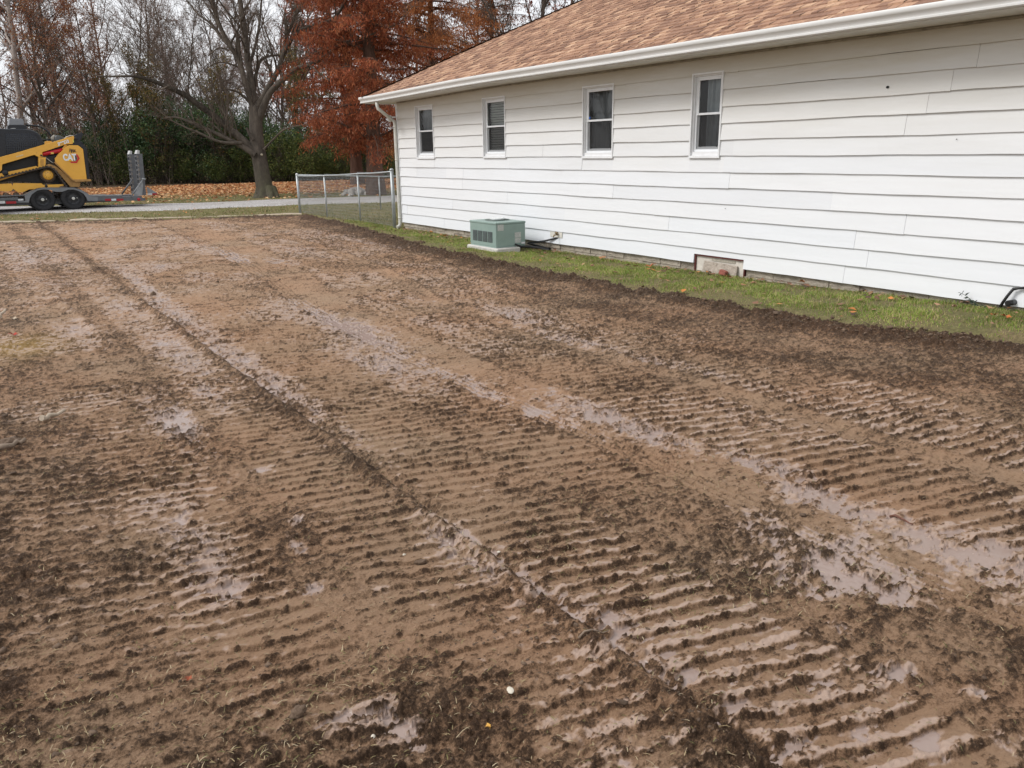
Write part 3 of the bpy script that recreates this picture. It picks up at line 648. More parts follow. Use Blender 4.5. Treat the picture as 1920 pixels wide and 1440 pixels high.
# crawl space hatch: maroon frame, concrete board leaning in it, bricks
ha = MB(); y0, y1, _, z1 = HATCH; mar = simple('maroon_paint', (.10, .022, .018), .6, 0, .3, 20)
ha.box((WX-.006, y0, z1-.022), (WX+.11, y1, z1)); ha.box((WX-.004, y1-.024, -.08), (WX+.11, y1, z1-.0225)); ha.box((WX+.015, y0, -.08), (WX+.11, y0+.02, z1-.0225))
fr = hpart(ha, 'hatch_frame', mar)
pl = MB(); pl.box((WX+.018, y0+.02, -.08), (WX+.040, y1-.024, z1-.022)); hpart(pl, 'hatch_panel', simple('pale_panel', (.60, .56, .50), .8, 0, .2, 9), fr)
sl_ = MB(); sl_.box((WX+.010, y0+.16, z1-.070), (WX+.0185, y1-.30, z1-.040)); hpart(sl_, 'hatch_slot', simple('slot_wood', (.36, .33, .27), .8, 0, .3, 30), fr)
bd, nt, p = new_mat('rough_board'); v = objco(nt)
nt.links.new(ramp(nt, noise(nt, 16, 6, .75, v), [(.3, (.24, .20, .165)), (.5, (.43, .37, .31)), (.75, (.55, .49, .43))]), p.inputs['Base Color']); p.inputs['Roughness'].default_value = .95
bump(nt, p, noise(nt, 18, 5, .7, v), 1., .03)

# ---- windows
glass, nt, p = new_mat('window_glass')
for n_ in list(nt.nodes):
    if n_.type == 'BSDF_PRINCIPLED': nt.nodes.remove(n_)
fr_ = N(nt, 'ShaderNodeFresnel'); fr_.inputs[0].default_value = 1.5; gl = N(nt, 'ShaderNodeBsdfGlossy'); gl.inputs['Roughness'].default_value = .02
tr = N(nt, 'ShaderNodeBsdfTransparent'); tr.inputs[0].default_value = (.80, .84, .84, 1); ms = N(nt, 'ShaderNodeMixShader')
nt.links.new(fr_.outputs[0], ms.inputs[0]); nt.links.new(tr.outputs[0], ms.inputs[1]); nt.links.new(gl.outputs[0], ms.inputs[2]); nt.links.new(ms.outputs[0], nt.nodes['Material Output'].inputs[0])
bb = bump(nt, gl, noise(nt, 3, 2, .5, objco(nt)), .06, .02) if False else None
vinyl = simple('window_vinyl', (.78, .80, .82), .35, 0, .05, 14)
room = simple('room_dark', (.035, .033, .03), .95)
bluest = simple('blue_sticker', (.05, .15, .55), .4)
screen_m, nt, p = new_mat('insect_screen'); p.inputs['Base Color'].default_value = (.03, .03, .032, 1); p.inputs['Roughness'].default_value = .8
tr = N(nt, 'ShaderNodeBsdfTransparent'); ms = N(nt, 'ShaderNodeMixShader'); ms.inputs[0].default_value = .42
nt.links.new(tr.outputs[0], ms.inputs[1]); nt.links.new(p.outputs[0], ms.inputs[2]); nt.links.new(ms.outputs[0], nt.nodes['Material Output'].inputs[0])
curt = simple('grey_curtain', (.22, .225, .235), .9, 0, .15, 6)
lace = simple('pale_curtain', (.42, .44, .46), .9, 0, .15, 6)
blind = simple('window_blind', (.55, .56, .52), .8, 0, .05, 6)
def ring(mb, x0, x1, y0, y1, z0, z1, t, tb=None):
    tb = tb or t
    mb.box((x0, y0, z0), (x1, y0+t, z1)); mb.box((x0, y1-t, z0), (x1, y1, z1))
    mb.box((x0+.0015, y0+t, z0), (x1-.0015, y1-t, z0+tb)); mb.box((x0+.0015, y0+t, z1-t), (x1-.0015, y1-t, z1))
def folds(y0, y1, z0, z1, x, n, amp, taper=0.):
    mb = MB(); M = n*10; vs = []; fs = []; nzr = 10
    for j in range(nzr+1):
        t = j/nzr; z = z1+(z0-z1)*t
        for i in range(M+1):
            u = i/M; pull = taper*t*t
            yy = y0+(y1-y0)*(u*(1-pull)+pull*.9)
            vs.append((x+amp*math.sin(u*n*2*PI+1.3*math.sin(u*7))+amp*.4*math.sin(u*n*4.7*PI+t*2), yy, z))
    for j in range(nzr):
        for i in range(M): a = j*(M+1)+i; fs.append((a, a+1, a+M+2, a+M+1))
    return mb.add(vs, fs, True)
for wi, (y0, y1, z0, z1) in enumerate(WIN):
    tr_ = MB(); ring(tr_, WX-.030, WX+.012, y0, y1, z0, z1, .022)             # outer trim
    tr_.box((WX-.034, y0-.004, z0-.012), (WX-.012, y1+.004, z0+.004))          # sill nose
    win = hpart(tr_, 'window', trimw)
    win['label'] = ['leftmost window by the house corner, dark lower pane', 'second window from the left, pale blind behind the panes', 'third window from the left, dark with grey curtain folds', 'rightmost window, pale curtain drawn to one side'][wi]
    iy0, iy1, iz0, iz1 = y0+.022, y1-.022, z0+.022, z1-.022
    jb = MB(); ring(jb, WX+.0, WX+.10, iy0, iy1, iz0, iz1, .016, .05)          # reveal
    hpart(jb, 'reveal', trimw, win)
    f1 = MB(); a0, a1, b0, b1 = iy0+.016, iy1-.016, iz0+.05, iz1-.016
    ring(f1, WX+.028, WX+.075, a0, a1, b0, b1, .024, .030); hpart(f1, 'frame', vinyl, win, bevel=.002)
    c0, c1, d0, d1 = a0+.024, a1-.024, b0+.030, b1-.024; zm = d0+(d1-d0)*.50
    up = MB(); ring(up, WX+.030, WX+.052, c0, c1, zm-.012, d1, .026, .028); hpart(up, 'upper_sash', vinyl, win, bevel=.002)
    lo = MB(); ring(lo, WX+.054, WX+.073, c0, c1, d0, zm+.012, .024, .034); hpart(lo, 'lower_sash', vinyl, win, bevel=.002)
    pu = MB(); pu.add([(WX+.041, c0+.025, zm+.014), (WX+.041, c1-.025, zm+.014), (WX+.041, c1-.025, d1-.022), (WX+.041, c0+.025, d1-.022)], [(3, 2, 1, 0)]); hpart(pu, 'pane', glass, win)
    pl_ = MB(); pl_.add([(WX+.063, c0+.023, d0+.033), (WX+.063, c1-.023, d0+.033), (WX+.063, c1-.023, zm-.020), (WX+.063, c0+.023, zm-.020)], [(3, 2, 1, 0)]); hpart(pl_, 'pane', glass, win)
    sc_ = MB(); sc_.add([(WX+.046, c0+.001, d0+.001), (WX+.046, c1-.001, d0+.001), (WX+.046, c1-.001, zm-.013), (WX+.046, c0+.001, zm-.013)], [(0, 1, 2, 3)])
    hpart(sc_, 'insect_screen', screen_m, win)
    for yl in (c0+.055, c1-.07):
        cat = MB(); cat.box((WX+.050, yl, d0+.031), (WX+.056, yl+.015, d0+.05)); hpart(cat, 'latch', simple('latch_black', (.02, .02, .02), .5), win)
    rm = MB()
    bx0, bx1, by0, by1, bz0, bz1 = WX+.105, WX+1.1, y0-.5, y1+.5, z0-.4, z1+.3
    rm.add([(bx0, by0, bz0), (bx1, by0, bz0), (bx1, by1, bz0), (bx0, by1, bz0), (bx0, by0, bz1), (bx1, by0, bz1), (bx1, by1, bz1), (bx0, by1, bz1)], [(0, 1, 2, 3), (7, 6, 5, 4), (4, 5, 1, 0), (5, 6, 2, 1), (6, 7, 3, 2)])
    hpart(rm, 'room', room, win)
    if wi == 2: hpart(folds(iy0, iy1, z0, z1-.02, WX+.16, 5, .016), 'curtain', curt, win)
    if wi == 3:
        hpart(folds(iy0+.02, iy1-.10, z0-.02, z1-.02, WX+.15, 4, .018, .35), 'curtain', lace, win)
    if wi == 1:
        b = MB()
        for j in range(24): zz_ = z1-.04-j*(z1-z0)/24; b.add([(WX+.115, iy0, zz_), (WX+.115, iy1-.04, zz_), (WX+.130, iy1-.04, zz_-.034), (WX+.130, iy0, zz_-.034)], [(0, 1, 2, 3)])
        hpart(b, 'blind', blind, win)
    if wi == 0: hpart(folds(iy0, iy1, zm, z1-.02, WX+.16, 3, .02), 'curtain', curt, win)
    if wi < 3:
        st = MB(); yy = (c0+.045) if wi < 2 else (c1-.045); n = 12
        st.add([(WX+.0385, yy+.016*math.cos(2*PI*j/n), zm+.045+.02*math.sin(2*PI*j/n)) for j in range(n)], [tuple(range(n))]); hpart(st, 'sticker', bluest, win)

# ---- soffit, fascia, gutter
GX0, OV = 7.70, .55; EYF = YC+OV                       # eave line x, overhang, far eave y
def eavez(y): return 2.80+float(sag(y))
ys = [YN-.5]+list(np.linspace(-5, EYF, 46))
so_ = MB(); vs = []; fs = []
for y in ys:
    z = eavez(y)-.004; vs += [(7.80, y, z), (WX+.11, y, z+.004)]
for i in range(len(ys)-1): fs.append((2*i, 2*i+1, 2*i+3, 2*i+2))
b = len(vs); z = eavez(EYF)-.004
vs += [(WX-.0, YC-.02, z+.002), (XB+.5, YC-.02, z), (XB+.5, EYF, z), (WX, EYF, z+.002)]; fs.append((b, b+1, b+2, b+3))
so_.add(vs, fs); hpart(so_, 'soffit', simple('soffit_white', (.66, .65, .61), .6, 0, .1, 3))
gut, nt, p = new_mat('gutter_white'); v = objco(nt)
c = ramp(nt, noise(nt, 3, 5, .7, objco(nt, (1, .6, 6))), [(.35, (.70, .70, .69)), (.75, (.60, .60, .58))])
nt.links.new(c, p.inputs['Base Color']); p.inputs['Roughness'].default_value = .38
prof = [(7.838, .115), (7.825, .120), (7.735, .122), (7.728, .130), (7.712, .130), (7.706, .120), (7.706, .086), (7.714, .076), (7.734, .052), (7.738, .030), (7.728, .024), (7.728, .006), (7.736, .0), (7.800, .0), (7.838, .002)]
g_ = MB(); nP = len(prof); vs = []; fs = []; path = [(y, 0) for y in ys]
for y in ys:
    for (x, z) in prof:
        yy = y if y < EYF-.001 else EYF+(7.838-x)*1.0       # mitred outer corner
        vs.append((x, yy, eavez(min(y, EYF))+z))
nrow = len(ys)
xs_ = [7.838]+list(np.linspace(8.4, XB+.5, 8))
for xx in xs_[1:]:
    for (x, z) in prof: vs.append((xx, EYF+(7.838-x), eavez(EYF)+z))
for i in range(nrow+len(xs_)-2):
    for j in range(nP-1): a = i*nP+j; fs.append((a, a+1, a+nP+1, a+nP))
g_.add(vs, fs, True); gutter = hpart(g_, 'gutter', gut)
md = gutter.modifiers.new('es', 'EDGE_SPLIT'); md.split_angle = math.radians(40)
fa = MB()
for i in range(len(ys)-1):
    a, b = ys[i], ys[i+1]; fa.add([(7.80, a, eavez(a)-.01), (7.80, b, eavez(b)-.01), (7.80, b, eavez(b)+.14), (7.80, a, eavez(a)+.14)], [(0, 1, 2, 3)])
fa.add([(7.80, EYF-.01, eavez(EYF)-.012), (XB+.5, EYF-.01, eavez(EYF)-.012), (XB+.5, EYF-.01, eavez(EYF)+.13), (7.8, EYF-.01, eavez(EYF)+.13)], [(0, 1, 2, 3)])
hpart(fa, 'fascia', trimw)
# gutter seams: dark joints with a hanger strap
sem = simple('seam_dark', (.10, .09, .08), .8)
for px, py in ((1305, 81), (1422, 62), (1559, 43), (1720, 20), (1180, 97)):
    y_, _ = WP(px, py, 7.72); se = MB(); se.box((7.713, y_-.012, eavez(y_)+.1225), (7.80, y_+.012, eavez(y_)+.1335)); se.box((7.7095, y_-.006, eavez(y_)+.098), (7.722, y_+.006, eavez(y_)+.123)); hpart(se, 'gutter_seam', sem)

# ---- roof: separate shingle tabs on a hip roof
PIT = .49; rr_ = random.Random(9)
def roofz(x, y): return 2.905+(x-7.76)*PIT
deck = MB(); xr = (7.72+XB+.58)/2; zr = 2.90+(xr-7.72)*PIT; ye = EYF+.03; yr_ = ye-(xr-7.72)
A = [(7.72, YN-.5, 2.90+.0), (7.72, 4, 2.90), (7.72, 12, 2.90), (7.72, 14.5, 2.885), (7.72, ye, 2.835)]
top = [(xr, YN-.5, zr), (xr, 4, zr), (xr, yr_-.3, zr), (xr, yr_-.1, zr), (xr, yr_, zr)]
deck.add(A+top, [(i, i+1, i+6, i+5) for i in range(4)])
deck.add([(7.72, ye, 2.835), (XB+.58, ye, 2.835), (xr, yr_, zr)], [(0, 1, 2)])
deck.add([(XB+.58, ye, 2.835), (XB+.58, YN-.5, 2.9), (xr, YN-.5, zr), (xr, yr_, zr)], [(0, 1, 2, 3)])
shm = island('shingles', [(0., (.20, .115, .082)), (.3, (.28, .162, .110)), (.6, (.35, .205, .137)), (.85, (.43, .265, .175)), (1., (.52, .34, .225))], .92, 0, .2, 'LINEAR', .18, 40.)
roof = hpart(deck, 'roof', simple('roof_deck', (.07, .04, .03), .9))
tb = MB(); sl2 = math.sqrt(1+PIT*PIT); ex = .142/sl2
for r in range(40):
    x0 = 7.742+r*ex; x1 = x0+ex*1.12; y = YN-.4+rr_.uniform(0, .3); hip = ye-(x0-7.72)
    if x0 > xr: break
    while y < hip:
        wdt = rr_.uniform(.06, .17); y2 = min(y+wdt, hip-.0); th = rr_.choice([.010, .013, .019]); jit = rr_.uniform(-.004, .004)
        if y2 - y > .02 and y2 > 1.0:
            def zz(x, yy): return 2.902+(x-7.72)*PIT-.065*float(sstep(12, 17.3, yy))*max(0, 1-(x-7.72)/2.5)
            xa = x0+jit
            za, zb2 = zz(xa, (y+y2)/2)+.006+th, zz(x1, (y+y2)/2)+.004
            tb.add([(xa, y+.002, za), (xa, y2-.002, za), (x1, min(y2-.002, ye-(x1-7.72)+.04), zb2), (x1, y+.002, zb2), (xa, y+.002, za-.022), (xa, y2-.002, za-.022)], [(0, 1, 2, 3), (0, 4, 5, 1)])
        y += wdt
hpart(tb, 'shingles', shm, roof)
# ridge cap pieces along the hip
hc = MB()
for i in range(34):
    t = i*.145; x = 7.74+t; y = ye-.02-t; z = 2.845+t*PIT+.02+.05*min(1, t/2)
    hc.add([(x-.02, y+.02, z+.012), (x-.10+.02, y-.10, z-.0), (x+.085, y+.075, z-.03), (x+.15, y-.15, z+.085), (x+.07, y-.25, z+.07), (x+.25, y-.08, z+.045)], [(0, 1, 4, 3), (0, 3, 5, 2)])
hpart(hc, 'ridge_caps', shm, roof)

# ---- downspout with elbows
dm = simple('downspout_paint', (.62, .62, .57), .5, 0, .15, 7)
yA = WP(708, 192, 7.80)[0]; zA = eavez(YC)+.0; yB = YC+.02; xB_ = WX-.055
ds = MB(); 
ds.tube([(7.785, yA, zA+.005), (7.785, yA, zA-.09), (7.795, yA-.015, zA-.15), (7.835, yA-.05, zA-.185), (xB_-.04, yB+.07, zA-.36), (xB_-.005, yB+.015, zA-.40), (xB_, yB, zA-.46), (xB_, yB, .20), (xB_, yB+.0, .11), (xB_-.02, yB-.0, .055), (xB_-.09, yB-.02, .035)], [.036]*11, 12)
ds.tube([(xB_, yB, zA-.50), (xB_, yB, zA-.53)], .0385, 12); ds.tube([(xB_, yB, 1.5), (xB_, yB, 1.53)], .0385, 12); ds.tube([(xB_, yB, .26), (xB_, yB, .22)], .040, 12)
hpart(ds, 'downspout', dm)
# ---- security light on the corner
lt = MB(); zl = WP(741, 222, WX)[1]
lt.tube([(WX-.02, YC+.02, zl+.02), (WX-.09, YC+.10, zl+.02)], .018, 10)
lt.tube([(WX-.09, YC+.10, zl+.05), (WX-.15, YC+.14, zl-.06)], [.035, .055], 14); hpart(lt, 'security_light', trimw)
# ---- wall outlets and holes in the siding
yb_, zb2 = WP(1047, 441); pb = MB(); pb.box((WX-.025, yb_-.13, zb2-.035), (WX-.016, yb_+.20, zb2+.055)); ph = hpart(pb, 'pipe_plate', trimd)
tp = MB(); tp.tube([(WX-.02, yb_-.02, zb2+.015), (WX-.11, yb_-.02, zb2+.01), (WX-.12, yb_-.02, zb2-.03)], .012, 8); tp.tube([(WX-.06, yb_-.045, zb2+.045), (WX-.06, yb_+.005, zb2+.045)], .018, 8); tp.tube([(WX-.06, yb_-.02, zb2+.01), (WX-.06, yb_-.02, zb2+.05)], .007, 6)
hpart(tp, 'hose_tap', simple('tap_brass', (.28, .20, .11), .5, .6), ph)
hbk = simple('hole_black', (.01, .01, .01), .9)
for (px, py, r) in ((1666.5, 163.5, .016), (1796, 261, .006), (1362, 391, .006)):
    hl = MB(); y_, z_ = WP(px, py); hl.add([(WX-.0235, y_+r*1.15*math.cos(2*PI*j/14), z_+r*.85*math.sin(2*PI*j/14)) for j in range(14)], [tuple(range(13, -1, -1))]); hpart(hl, 'vent_hole', hbk)
# corrugated pipe and black fitting at the right end of the wall
kp = MB(); e0 = WP(1880, 571); e1 = WP(1905, 541); e2 = WP(1925, 537)
pth = []
for j in range(26):
    t = j/25; y = e0[0]+(e1[0]-e0[0])*t; z = e0[1]-.03+(e1[1]-e0[1]+.03)*t
    pth.append((WX-.055-.02*math.sin(t*PI), y, z))
pth += [(WX-.04, e1[0]-.04, e1[1]+.012), (WX-.03, e2[0]-.05, e2[1]-.0)]
rad = [.012+.004*(j % 2) for j in range(len(pth))]
kp.tube(pth, rad, 10); hpart(kp, 'drain_hose', simple('black_plastic', (.012, .012, .013), .5))
f0 = WP(1910, 567); kb = MB(); kb.tube([(WX-.02, f0[0]+.03, f0[1]), (WX-.13, f0[0]+.04, f0[1]-.0)], .028, 16); kb.tube([(WX-.13, f0[0]+.04, f0[1]), (WX-.135, f0[0]+.04, f0[1])], .020, 16)
hpart(kb, 'drain_pipe', simple('black_pipe', (.015, .015, .016), .35))

# ---- things leaning at the hatch
lb = MB(); by0, by1 = HATCH[0]+.09, HATCH[1]-.17; zt2 = HATCH[3]-.085
lb.v = []; b8 = [(WX-.055, by0, -.06), (WX-.055, by1, -.06), (WX-.025, by1, -.06), (WX-.025, by0, -.06), (WX-.014, by0+.012, zt2-.01), (WX-.014, by1-.02, zt2+.006), (WX+.009, by1-.02, zt2+.006), (WX+.009, by0+.012, zt2-.01)]
lb.add(b8, [(3, 2, 1, 0), (4, 5, 6, 7), (0, 1, 5, 4), (1, 2, 6, 5), (2, 3, 7, 6), (3, 0, 4, 7)])
tag(lb.build('concrete_slab', bd, None, .004), 'rough grey concrete slab leaning over the crawl-space hatch', 'slab')
yb2, zb3 = WP(1357, 517, WX-.09); br = MB(); br.box((-.045, -.05, -.035), (.045, .05, .035), .012)
o = tag(br.build('brick', simple('red_brick', (.30, .10, .075), .85, 0, .3, 25, .6)), 'worn red brick lying in the grass below the hatch', 'brick'); o.location = (WX-.10, yb2, .075); o.rotation_euler = (.25, .15, .3)
# ------------------------------------------------------------------ air conditioner on its slab
cx0, cy0 = G(930.4, 463, .11)                       # nearest bottom corner
d_ = ray(930.4, 418); t_ = math.hypot(cx0, cy0)/math.hypot(d_[0], d_[1]); aztop = d_[2]*t_+HC
LY = G(880, 455.5, .11)[1]-cy0
dr = ray(985, 450.5); LX = (cy0/dr[1])*dr[0]-cx0
LX = max(.5, min(LX, .95)); HA = aztop-.11
acm, nt, p = new_mat('unit_green'); v = objco(nt)
nt.links.new(ramp(nt, noise(nt, 4, 5, .6, v), [(.3, (.225, .315, .285)), (.7, (.275, .365, .33))]), p.inputs['Base Color']); p.inputs['Roughness'].default_value = .45
ac = empty('air_conditioner', (cx0, cy0, .11)); tag(ac, 'pale green boxy air conditioner with louvred side standing beside the white wall', 'air conditioner')
b = MB(); b.box((0, 0, 0), (LX, LY, HA-.035), .004); b.box((.006, .006, -.025), (LX-.006, LY-.006, .0)); b.build('cabinet', acm, ac)
b = MB(); b.box((-.008, -.008, HA-.034), (LX+.008, LY+.008, HA), .006); lid = b.build('lid', acm, ac)
b = MB(); fcx, fcy, fr2 = LX*.52, LY*.52, min(LX, LY)*.36
for r_ in np.linspace(.05, fr2, 9): b.tube([(fcx+r_*math.cos(a), fcy+r_*math.sin(a), HA+.012+.02*(1-r_/fr2)) for a in np.linspace(0, 2*PI, 29)], .003, 5, False)
for a in np.linspace(0, PI, 5)[:-1]: b.tube([(fcx-fr2*math.cos(a), fcy-fr2*math.sin(a), HA+.012), (fcx, fcy, HA+.036), (fcx+fr2*math.cos(a), fcy+fr2*math.sin(a), HA+.012)], .004, 5)
b.build('fan_guard', simple('guard_wire', (.16, .18, .17), .5, .4), lid)
b = MB(); b.add([(fcx+.13*math.cos(a), fcy+.13*math.sin(a), HA+.040) for a in np.linspace(0, 2*PI, 21)[:-1]]+[(fcx+.13*math.cos(a), fcy+.13*math.sin(a), HA+.012) for a in np.linspace(0, 2*PI, 21)[:-1]], [tuple(range(20))]+[(i, i+20, (i+1) % 20+20, (i+1) % 20) for i in range(20)])
b.build('fan_cap', simple('cap_white', (.75, .77, .77), .4), lid)
slatm = simple('slat_grey', (.10, .125, .118), .5); louv = simple('louvre_dark', (.03, .038, .036), .6)
for i in range(4):                                   # four louvre panels on the side facing the mud
    w_ = LY*.17; y0 = LY*.135+i*LY*.195; z0, z1 = .06, HA*.60
    b = MB(); b.add([(-.002, y0, z0), (-.002, y0+w_, z0), (-.002, y0+w_, z1), (-.002, y0, z1)], [(0, 1, 2, 3)]); lv = b.build('louvre', louv, ac)
    s_ = MB()
    for j in range(16):
        z = z0+(z1-z0)*(j+.3)/16; s_.add([(-.002, y0, z+.010), (-.002, y0+w_, z+.010), (-.010, y0+w_, z+.003), (-.010, y0, z+.003)], [(0, 1, 2, 3)])
    s_.build('slats', slatm, lv)
lblm, nt, p = new_mat('rating_plate'); v = objco(nt, (1, 1, 1))
nt.links.new(ramp(nt, noise(nt, 60, 3, .7, objco(nt, (1, 1, 4))), [(.45, (.58, .60, .57)), (.62, (.30, .32, .31))]), p.inputs['Base Color'])
for (x0, z0, w_, h_) in ((LX*.055, HA*.66, LX*.20, HA*.25), (LX*.635, HA*.09, LX*.21, HA*.205), (LX*.635, HA*.32, LX*.21, HA*.22)):
    b = MB(); b.box((x0, -.004, z0), (x0+w_, .001, z0+h_)); b.build('rating_label', lblm, ac)
b = MB(); b.box((LX*.86, -.012, .015), (LX*.97, .0, .045)); b.build('bracket', simple('bracket_white', (.8, .8, .8), .4), ac)
hs = MB(); yt, zt_ = WP(1047, 443)
hs.tube([(LX*.62, -.02, .02), (LX*.8, -.05, -.03), (LX+.03, -.10, -.035), (LX+.12, -.55, -.045), (8.2-cx0, yt-cy0+.75, -.02), (8.22-cx0, yt-cy0+.30, zt_-.11-.10), (8.29-cx0, yt-cy0-.02, zt_-.13)], [.014, .020, .021, .020, .019, .018, .014], 12)
hs.build('pipe', simple('pipe_insulation', (.014, .014, .016), .6, 0, .3, 30, .5), ac)
b = MB(); ax0 = G(876, 460, .0); b.box((cx0-.05, cy0-.10, -.03), (cx0+LX*.72, cy0+LY+.05, .085), .014)
tag(b.build('concrete_pad', simple('pad_concrete', (.52, .50, .47), .85, 0, .15, 9, .5)), 'pale concrete pad under the green air conditioner', 'pad')
# ------------------------------------------------------------------ chain-link fence
galv = simple('galvanised', (.40, .43, .44), .42, .35, .18, 9)
P563, P613, P675, P745 = [np.array(G(*q)) for q in ((563, 401), (613, 402), (675, 409.5), (745, 415))]
P745 = np.array([WX-.10, YC+.22]); Lf = P745-P563
def onl(px):                                         # where a view ray meets the fence line
    d = ray(px, 400); a = np.array([[d[0], -Lf[0]], [d[1], -Lf[1]]]); t = np.linalg.solve(a, P563); return P563+Lf*t[1]
FP = [P563, onl(613), onl(675), P745]; 
def topz(px, py, P): d = ray(px, py); return d[2]*math.hypot(*P)/math.hypot(d[0], d[1])+HC
FT = [topz(563, 329.5, FP[0]), topz(613, 329, FP[1]), topz(675, 325.5, FP[2]), topz(741, 321.5, FP[3])]
fence = empty('chain_link_fence', (P563[0], P563[1], 0)); tag(fence, 'grey chain-link fence running from the white capped post to the house corner', 'fence')
def fl(P, z): return (P[0]-P563[0], P[1]-P563[1], z)
meshm = simple('fence_wire', (.42, .45, .46), .45, .3)
def link_mesh(segs, pitch=.060, r=.0038):
    """diamond mesh: zigzag wires as thin strips between posts"""
    b = MB()
    for (Pa, Pb, za, zb_) in segs:
        L = float(np.linalg.norm(Pb-Pa)); d = (Pb-Pa)/L; nrm = np.array([-d[1], d[0]]); n = int(L/pitch)
        for i in range(n):
            u0 = i*pitch; zt_ = za+(zb_-za)*(u0/L)+.03; m = int((zt_-.03)/(pitch*.62)); pts = []
            for j in range(m+1):
                u = min(u0+(pitch*(.5 if j % 2 else -.5)), L); P = Pa+d*max(u, 0)+nrm*.003*(1 if j % 2 else -1); pts.append((P[0]-P563[0], P[1]-P563[1], .04+j*pitch*.62))
            b.tube(pts, r, 3, False)
    return b
link_mesh([(FP[i], FP[i+1], FT[i], FT[i+1]) for i in range(3)]).build('wire_mesh', meshm, fence)
for i, (P, z) in enumerate(zip(FP, FT)):
    big = i in (0, 3); r = .042 if i == 3 else (.034 if i == 0 else .022)
    b = MB(); b.tube([fl(P, -.1), fl(P, z+(.02 if big else -.02))], r, 12); po = b.build('post', galv, fence)
    c = MB(); c.tube([fl(P, z+(.02 if big else -.04)), fl(P, z+(.05 if big else .0)), fl(P, z+(.07 if big else .015))], [r*1.15, r*1.1, r*.4], 12); c.build('post_cap', simple('cap_pale', (.68, .70, .70), .4, .2) if i == 0 else galv, po)
b = MB(); pts = []
for i in range(3):
    for t in np.linspace(0, 1, 8)[:(8 if i == 2 else 7)]:
        P = FP[i]+(FP[i+1]-FP[i])*t; pts.append(fl(P, FT[i]+(FT[i+1]-FT[i])*t-.012*math.sin(t*PI)))
b.tube(pts, .017, 8); b.build('top_rail', galv, fence)
Q0, Q1 = P563, np.array(G(714, 394)); Q2 = Q0+(Q1-Q0)*2.6; L2 = Q2-Q0
f2 = empty('chain_link_fence', (P563[0], P563[1], 0)); tag(f2, 'lower chain-link fence turning away behind the house toward the driveway', 'fence')
QT = [1.10, topz(714, 331, Q1), topz(714, 331, Q1)-.02]
link_mesh([(Q0, Q1, QT[0], QT[1]), (Q1, Q2, QT[1], QT[2])], .07, .0034).build('wire_mesh', meshm, f2)
for P, z in ((Q1, QT[1]), (Q0+(Q1-Q0)*1.9, QT[2]), (Q2, QT[2])):
    b = MB(); b.tube([fl(P, -.1), fl(P, z)], .021, 10); b.build('post', galv, f2)
b = MB(); b.tube([fl(Q0, QT[0]), fl(Q1, QT[1]), fl(Q2, QT[2])], .018, 8); b.build('top_rail', galv, f2)

# ------------------------------------------------------------------ trailer and track loader (side-view frame s, z at depth offset)
W0 = np.array([2.5, 29.6]); TX = np.array([1., .02]); TX /= np.linalg.norm(TX); TY = np.array([-TX[1], TX[0]]); ANG = math.atan2(TX[1], TX[0])
GZ = float(z_ground(np.array([2.5]), np.array([29.6]))[0])+.045
def S(u, v, off=0.):
    d = ray(u/6, 180+v/6); o = W0+TY*off; t = float(o@TY)/float(d[0]*TY[0]+d[1]*TY[1]); P = d[:2]*t
    return (float((P-W0)@TX), float(d[2]*t)+HC)
def SP(pts, off): return [S(u, v, off) for u, v in pts]
tr = empty('equipment_trailer', (W0[0], W0[1], 0), ANG); tag(tr, 'dark grey tandem-axle trailer on the gravel driveway with both loading ramps folded up', 'trailer')
grey = simple('trailer_grey', (.105, .110, .120), .42, 0, .2, 6); greyl = simple('trailer_edge', (.26, .27, .28), .45, 0, .2, 9); blk = simple('black_rubber', (.016, .016, .018), .75, 0, .3, 14, .4)
redt = simple('red_reflector', (.35, .012, .02), .35); wht = simple('white_reflector', (.60, .62, .64), .35); rimb = simple('rim_black', (.014, .015, .019), .35)
hubw = simple('hub_white', (.62, .62, .58), .35, .2)
wood = simple('deck_planks', (.15, .12, .095), .85, 0, .35, 4, .4)
WC = [S(485, 1190), S(832, 1186)]; WR = .352; zg = GZ
